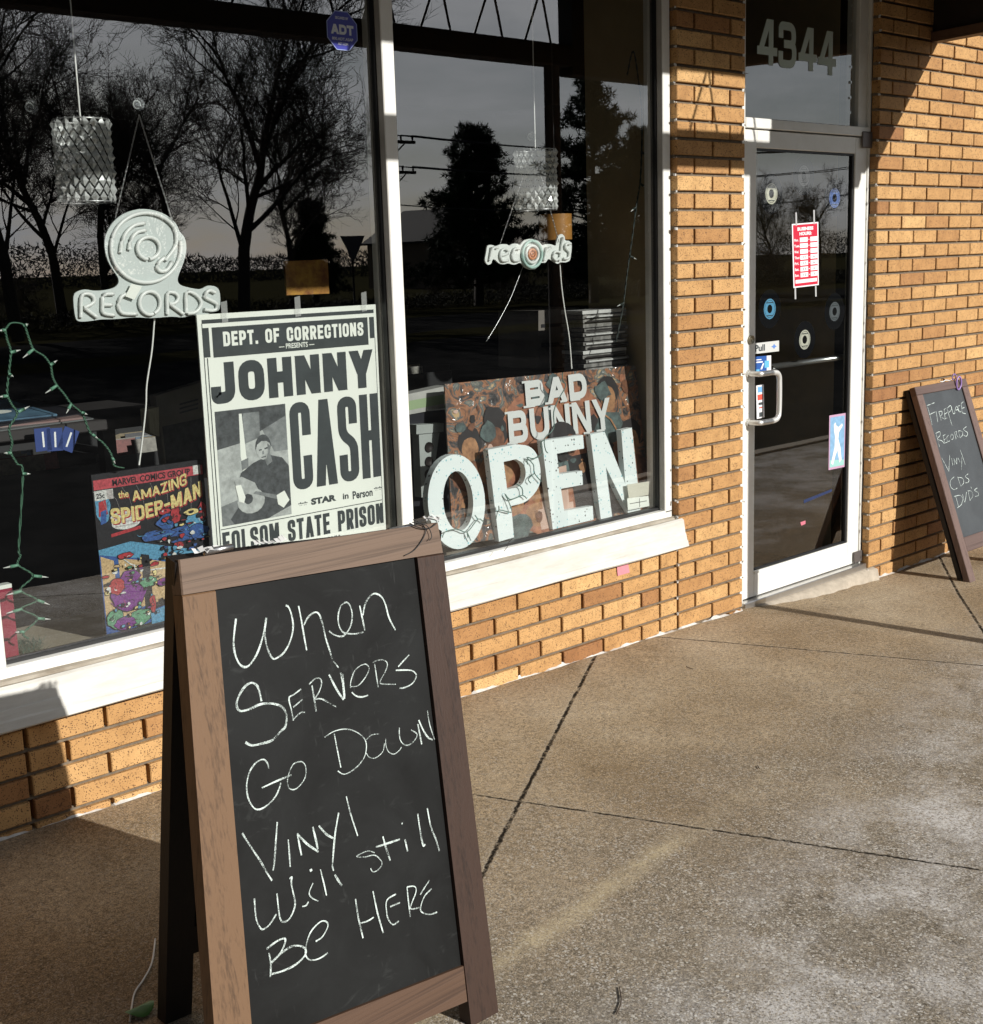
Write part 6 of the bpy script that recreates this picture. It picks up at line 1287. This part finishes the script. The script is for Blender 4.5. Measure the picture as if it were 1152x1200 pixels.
for i, (px, ptop, dist, H_, Rr, lb) in enumerate(((562, 152, 38, 8.6, 3.0, 'dark pine mirrored left of the crystal lamp in the right pane'), (697, 92, 34, 10.2, 3.3, 'tall dark pine mirrored right of the crystal lamp in the right pane'), (752, 150, 37, 8.5, 2.6, 'dark pine mirrored at the right edge of the right pane'), (372, 236, 52, 5.2, 1.5, 'small pine mirrored low beside the concert poster in the left pane'))):
    p = refl(px, 380, dist); g = empty('pine_tree', (p.x, p.y, -.35), lb, 'tree', 'pines across the street'); top = refl(px, ptop, dist); H_ = top.z+.35
    a, c = conifer_mesh(20+i, H_, Rr)
    for m, nm, mt in ((a, 'trunk', BARK), (c, 'crown', NEEDLE)): m.v = [(v[0]+p.x, v[1]+p.y, v[2]-.35) for v in m.v]; m.build(nm, mt, g)
POLE = Mt('creosote_pole', (.045, .035, .028), .85, 0, .2)
wires = []
for px, dist, ztop, lb in ((470, 33, 160, 'utility pole with two crossarms mirrored at the left of the right pane'), (1010, 34, 170, 'utility pole with two crossarms standing beyond the door side')):
    p = refl(px, 380, dist); zt = refl(px, ztop, dist).z; g = empty('utility_pole', (p.x, p.y, -.3), lb, 'utility pole', 'utility poles along the street'); mb = MB(); mb.tube([V((p.x, p.y, -.3)), V((p.x, p.y, zt+.1))], .14, 0, 8, r2=.10); mb.build('pole', POLE, g)
    for dz in (.12, 1.15):
        mb = MB(); mb.box(WORLD, p.x-.15, p.x+.95, p.y-.06, p.y+.06, zt-dz-.1, zt-dz, 0); mb.tube([V((p.x, p.y, zt-dz-.5)), V((p.x+.5, p.y, zt-dz-.1))], .025, 0, 5); mb.build('crossarm', POLE, g)
        for k in (-.1, .35, .85):
            mb = MB(); mb.tube([V((p.x+k, p.y, zt-dz)), V((p.x+k, p.y, zt-dz+.18))], .035, 0, 6); mb.build('insulator', STEELDK, g)
    wires.append((p, zt))
(pa, za), (pb_, zb) = wires
for i, (k, dz) in enumerate(((-.1, 0), (.35, 0), (.85, 0), (-.1, -1.05), (.85, -1.05), (.1, -2.4))):
    mb = MB(); A_ = V((pa.x+k, pa.y, za+dz+.06)); B_ = V((pb_.x+k, pb_.y, zb+dz+.06)); mb.tube([A_+(B_-A_)*t_-V((0, 0, 2.2*t_*(1-t_))) for t_ in [q/14 for q in range(15)]], .02, 0, 4)
    tag(mb.build('overhead_wire', GASKET), 'black overhead wire strung between the two utility poles', 'wire', 'overhead wires along the street')
# houses across the street
HW_ = [Mt('pale_siding', (.42, .40, .36), .8), Mt('tan_siding', (.22, .16, .11), .8)]; ROOF = Mt('dark_shingle', (.05, .045, .042), .9); WIN = Mt('dark_pane', (.02, .02, .025), .2)
for px, dist, wd, dp, hh, k, lb in ((552, 70, 8, 7, 3.0, 1, 'tan house with a steep gable mirrored behind the left pine'),):
    p = refl(px, 380, dist); g = empty('house', (p.x, p.y, -.4), lb, 'house'); x0, x1, y0, y1 = p.x-wd/2, p.x+wd/2, p.y-dp, p.y
    mb = MB(); mb.box(WORLD, x0, x1, y0, y1, -.4, hh, 0); mb.prism([V((x0, y1, hh)), V((x1, y1, hh)), V((p.x, y1, hh+wd*.28))], (0, -dp, 0)); mb.build('wall', HW_[k], g)
    mb = MB()
    for sx in (-1, 1):
        e = V((p.x+sx*(wd/2+.3), 0, hh-.15)); t_ = V((p.x, 0, hh+wd*.28+.06)); mb.prism([e+V((0, y1+.4, 0)), t_+V((0, y1+.4, 0)), t_+V((0, y1+.4, .15)), e+V((0, y1+.4, .15))], (0, -dp-.8, 0))
    mb.build('roof', ROOF, g)
    for wx in (-wd*.3, -.2, wd*.26):
        mb = MB(); mb.box(WORLD, p.x+wx-.5, p.x+wx+.5, y1+.002, y1+.05, .9, 2.2, 0); wo_ = mb.build('window', HW_[0], g); mb = MB(); mb.box(WORLD, p.x+wx-.42, p.x+wx+.42, y1+.052, y1+.06, .98, 2.12, 0); mb.build('pane', WIN, wo_)
# give-way sign, hedges, distant bank
p = refl(413, 290, 26); g = empty('yield_sign', (p.x, p.y, -.3), 'triangular yield sign seen from behind, mirrored right of the concert poster', 'road sign'); mb = MB(); mb.tube([V((p.x, p.y, -.3)), V((p.x, p.y, p.z+.3))], .03, 0, 6); mb.build('post', STEELDK, g)
mb = MB(); mb.prism([V((p.x-.42, p.y+.04, p.z+.32)), V((p.x+.42, p.y+.04, p.z+.32)), V((p.x, p.y+.04, p.z-.42))], (0, .01, 0)); mb.build('plate', Mt('sign_back', (.09, .075, .075), .6), g)
mb = MB(); R = random.Random(5)
for _ in range(60000):
    x = R.uniform(-2, 85); y = -R.uniform(38.5, 41); hgt = .25+.12*math.sin(x*.35)+.1*math.sin(x*.11+1)+R.gauss(0, .1); z = -.4+(hgt+.4)*R.random()**.8; d = V((R.gauss(0, 1), R.gauss(0, 1), R.gauss(.4, 1))).normalized()*R.uniform(.10, .28); s = d.cross(V((.4, .3, R.uniform(-1, 1)))).normalized()*.022
    c = V((x, y, z)); mb.add([c-s, c+s, c+d], [(0, 1, 2)])
tag(mb.build('hedge', Mt('winter_hedge', (.030, .030, .020), .9, 0, .1)), 'long dark winter hedge across the street mirrored low in the panes', 'hedge', kind='stuff')
mb = MB()
for _ in range(30000):
    x = R.uniform(-40, 330); y = -R.uniform(150, 175); z = R.uniform(-.5, 3.4+1.2*math.sin(x*.03)+.8*math.sin(x*.11)); d = V((R.gauss(0, 1), 0, R.gauss(.4, 1))).normalized()*R.uniform(.4, 1.0); s = d.cross(V((0, 1, 0))).normalized()*.09; c = V((x, y, z)); mb.add([c-s, c+s, c+d], [(0, 1, 2)])
tag(mb.build('far_woods', Mt('far_woods', (.05, .048, .045), .95, 0, .1)), 'low far off line of woods along the horizon across the street', 'woods', kind='stuff')
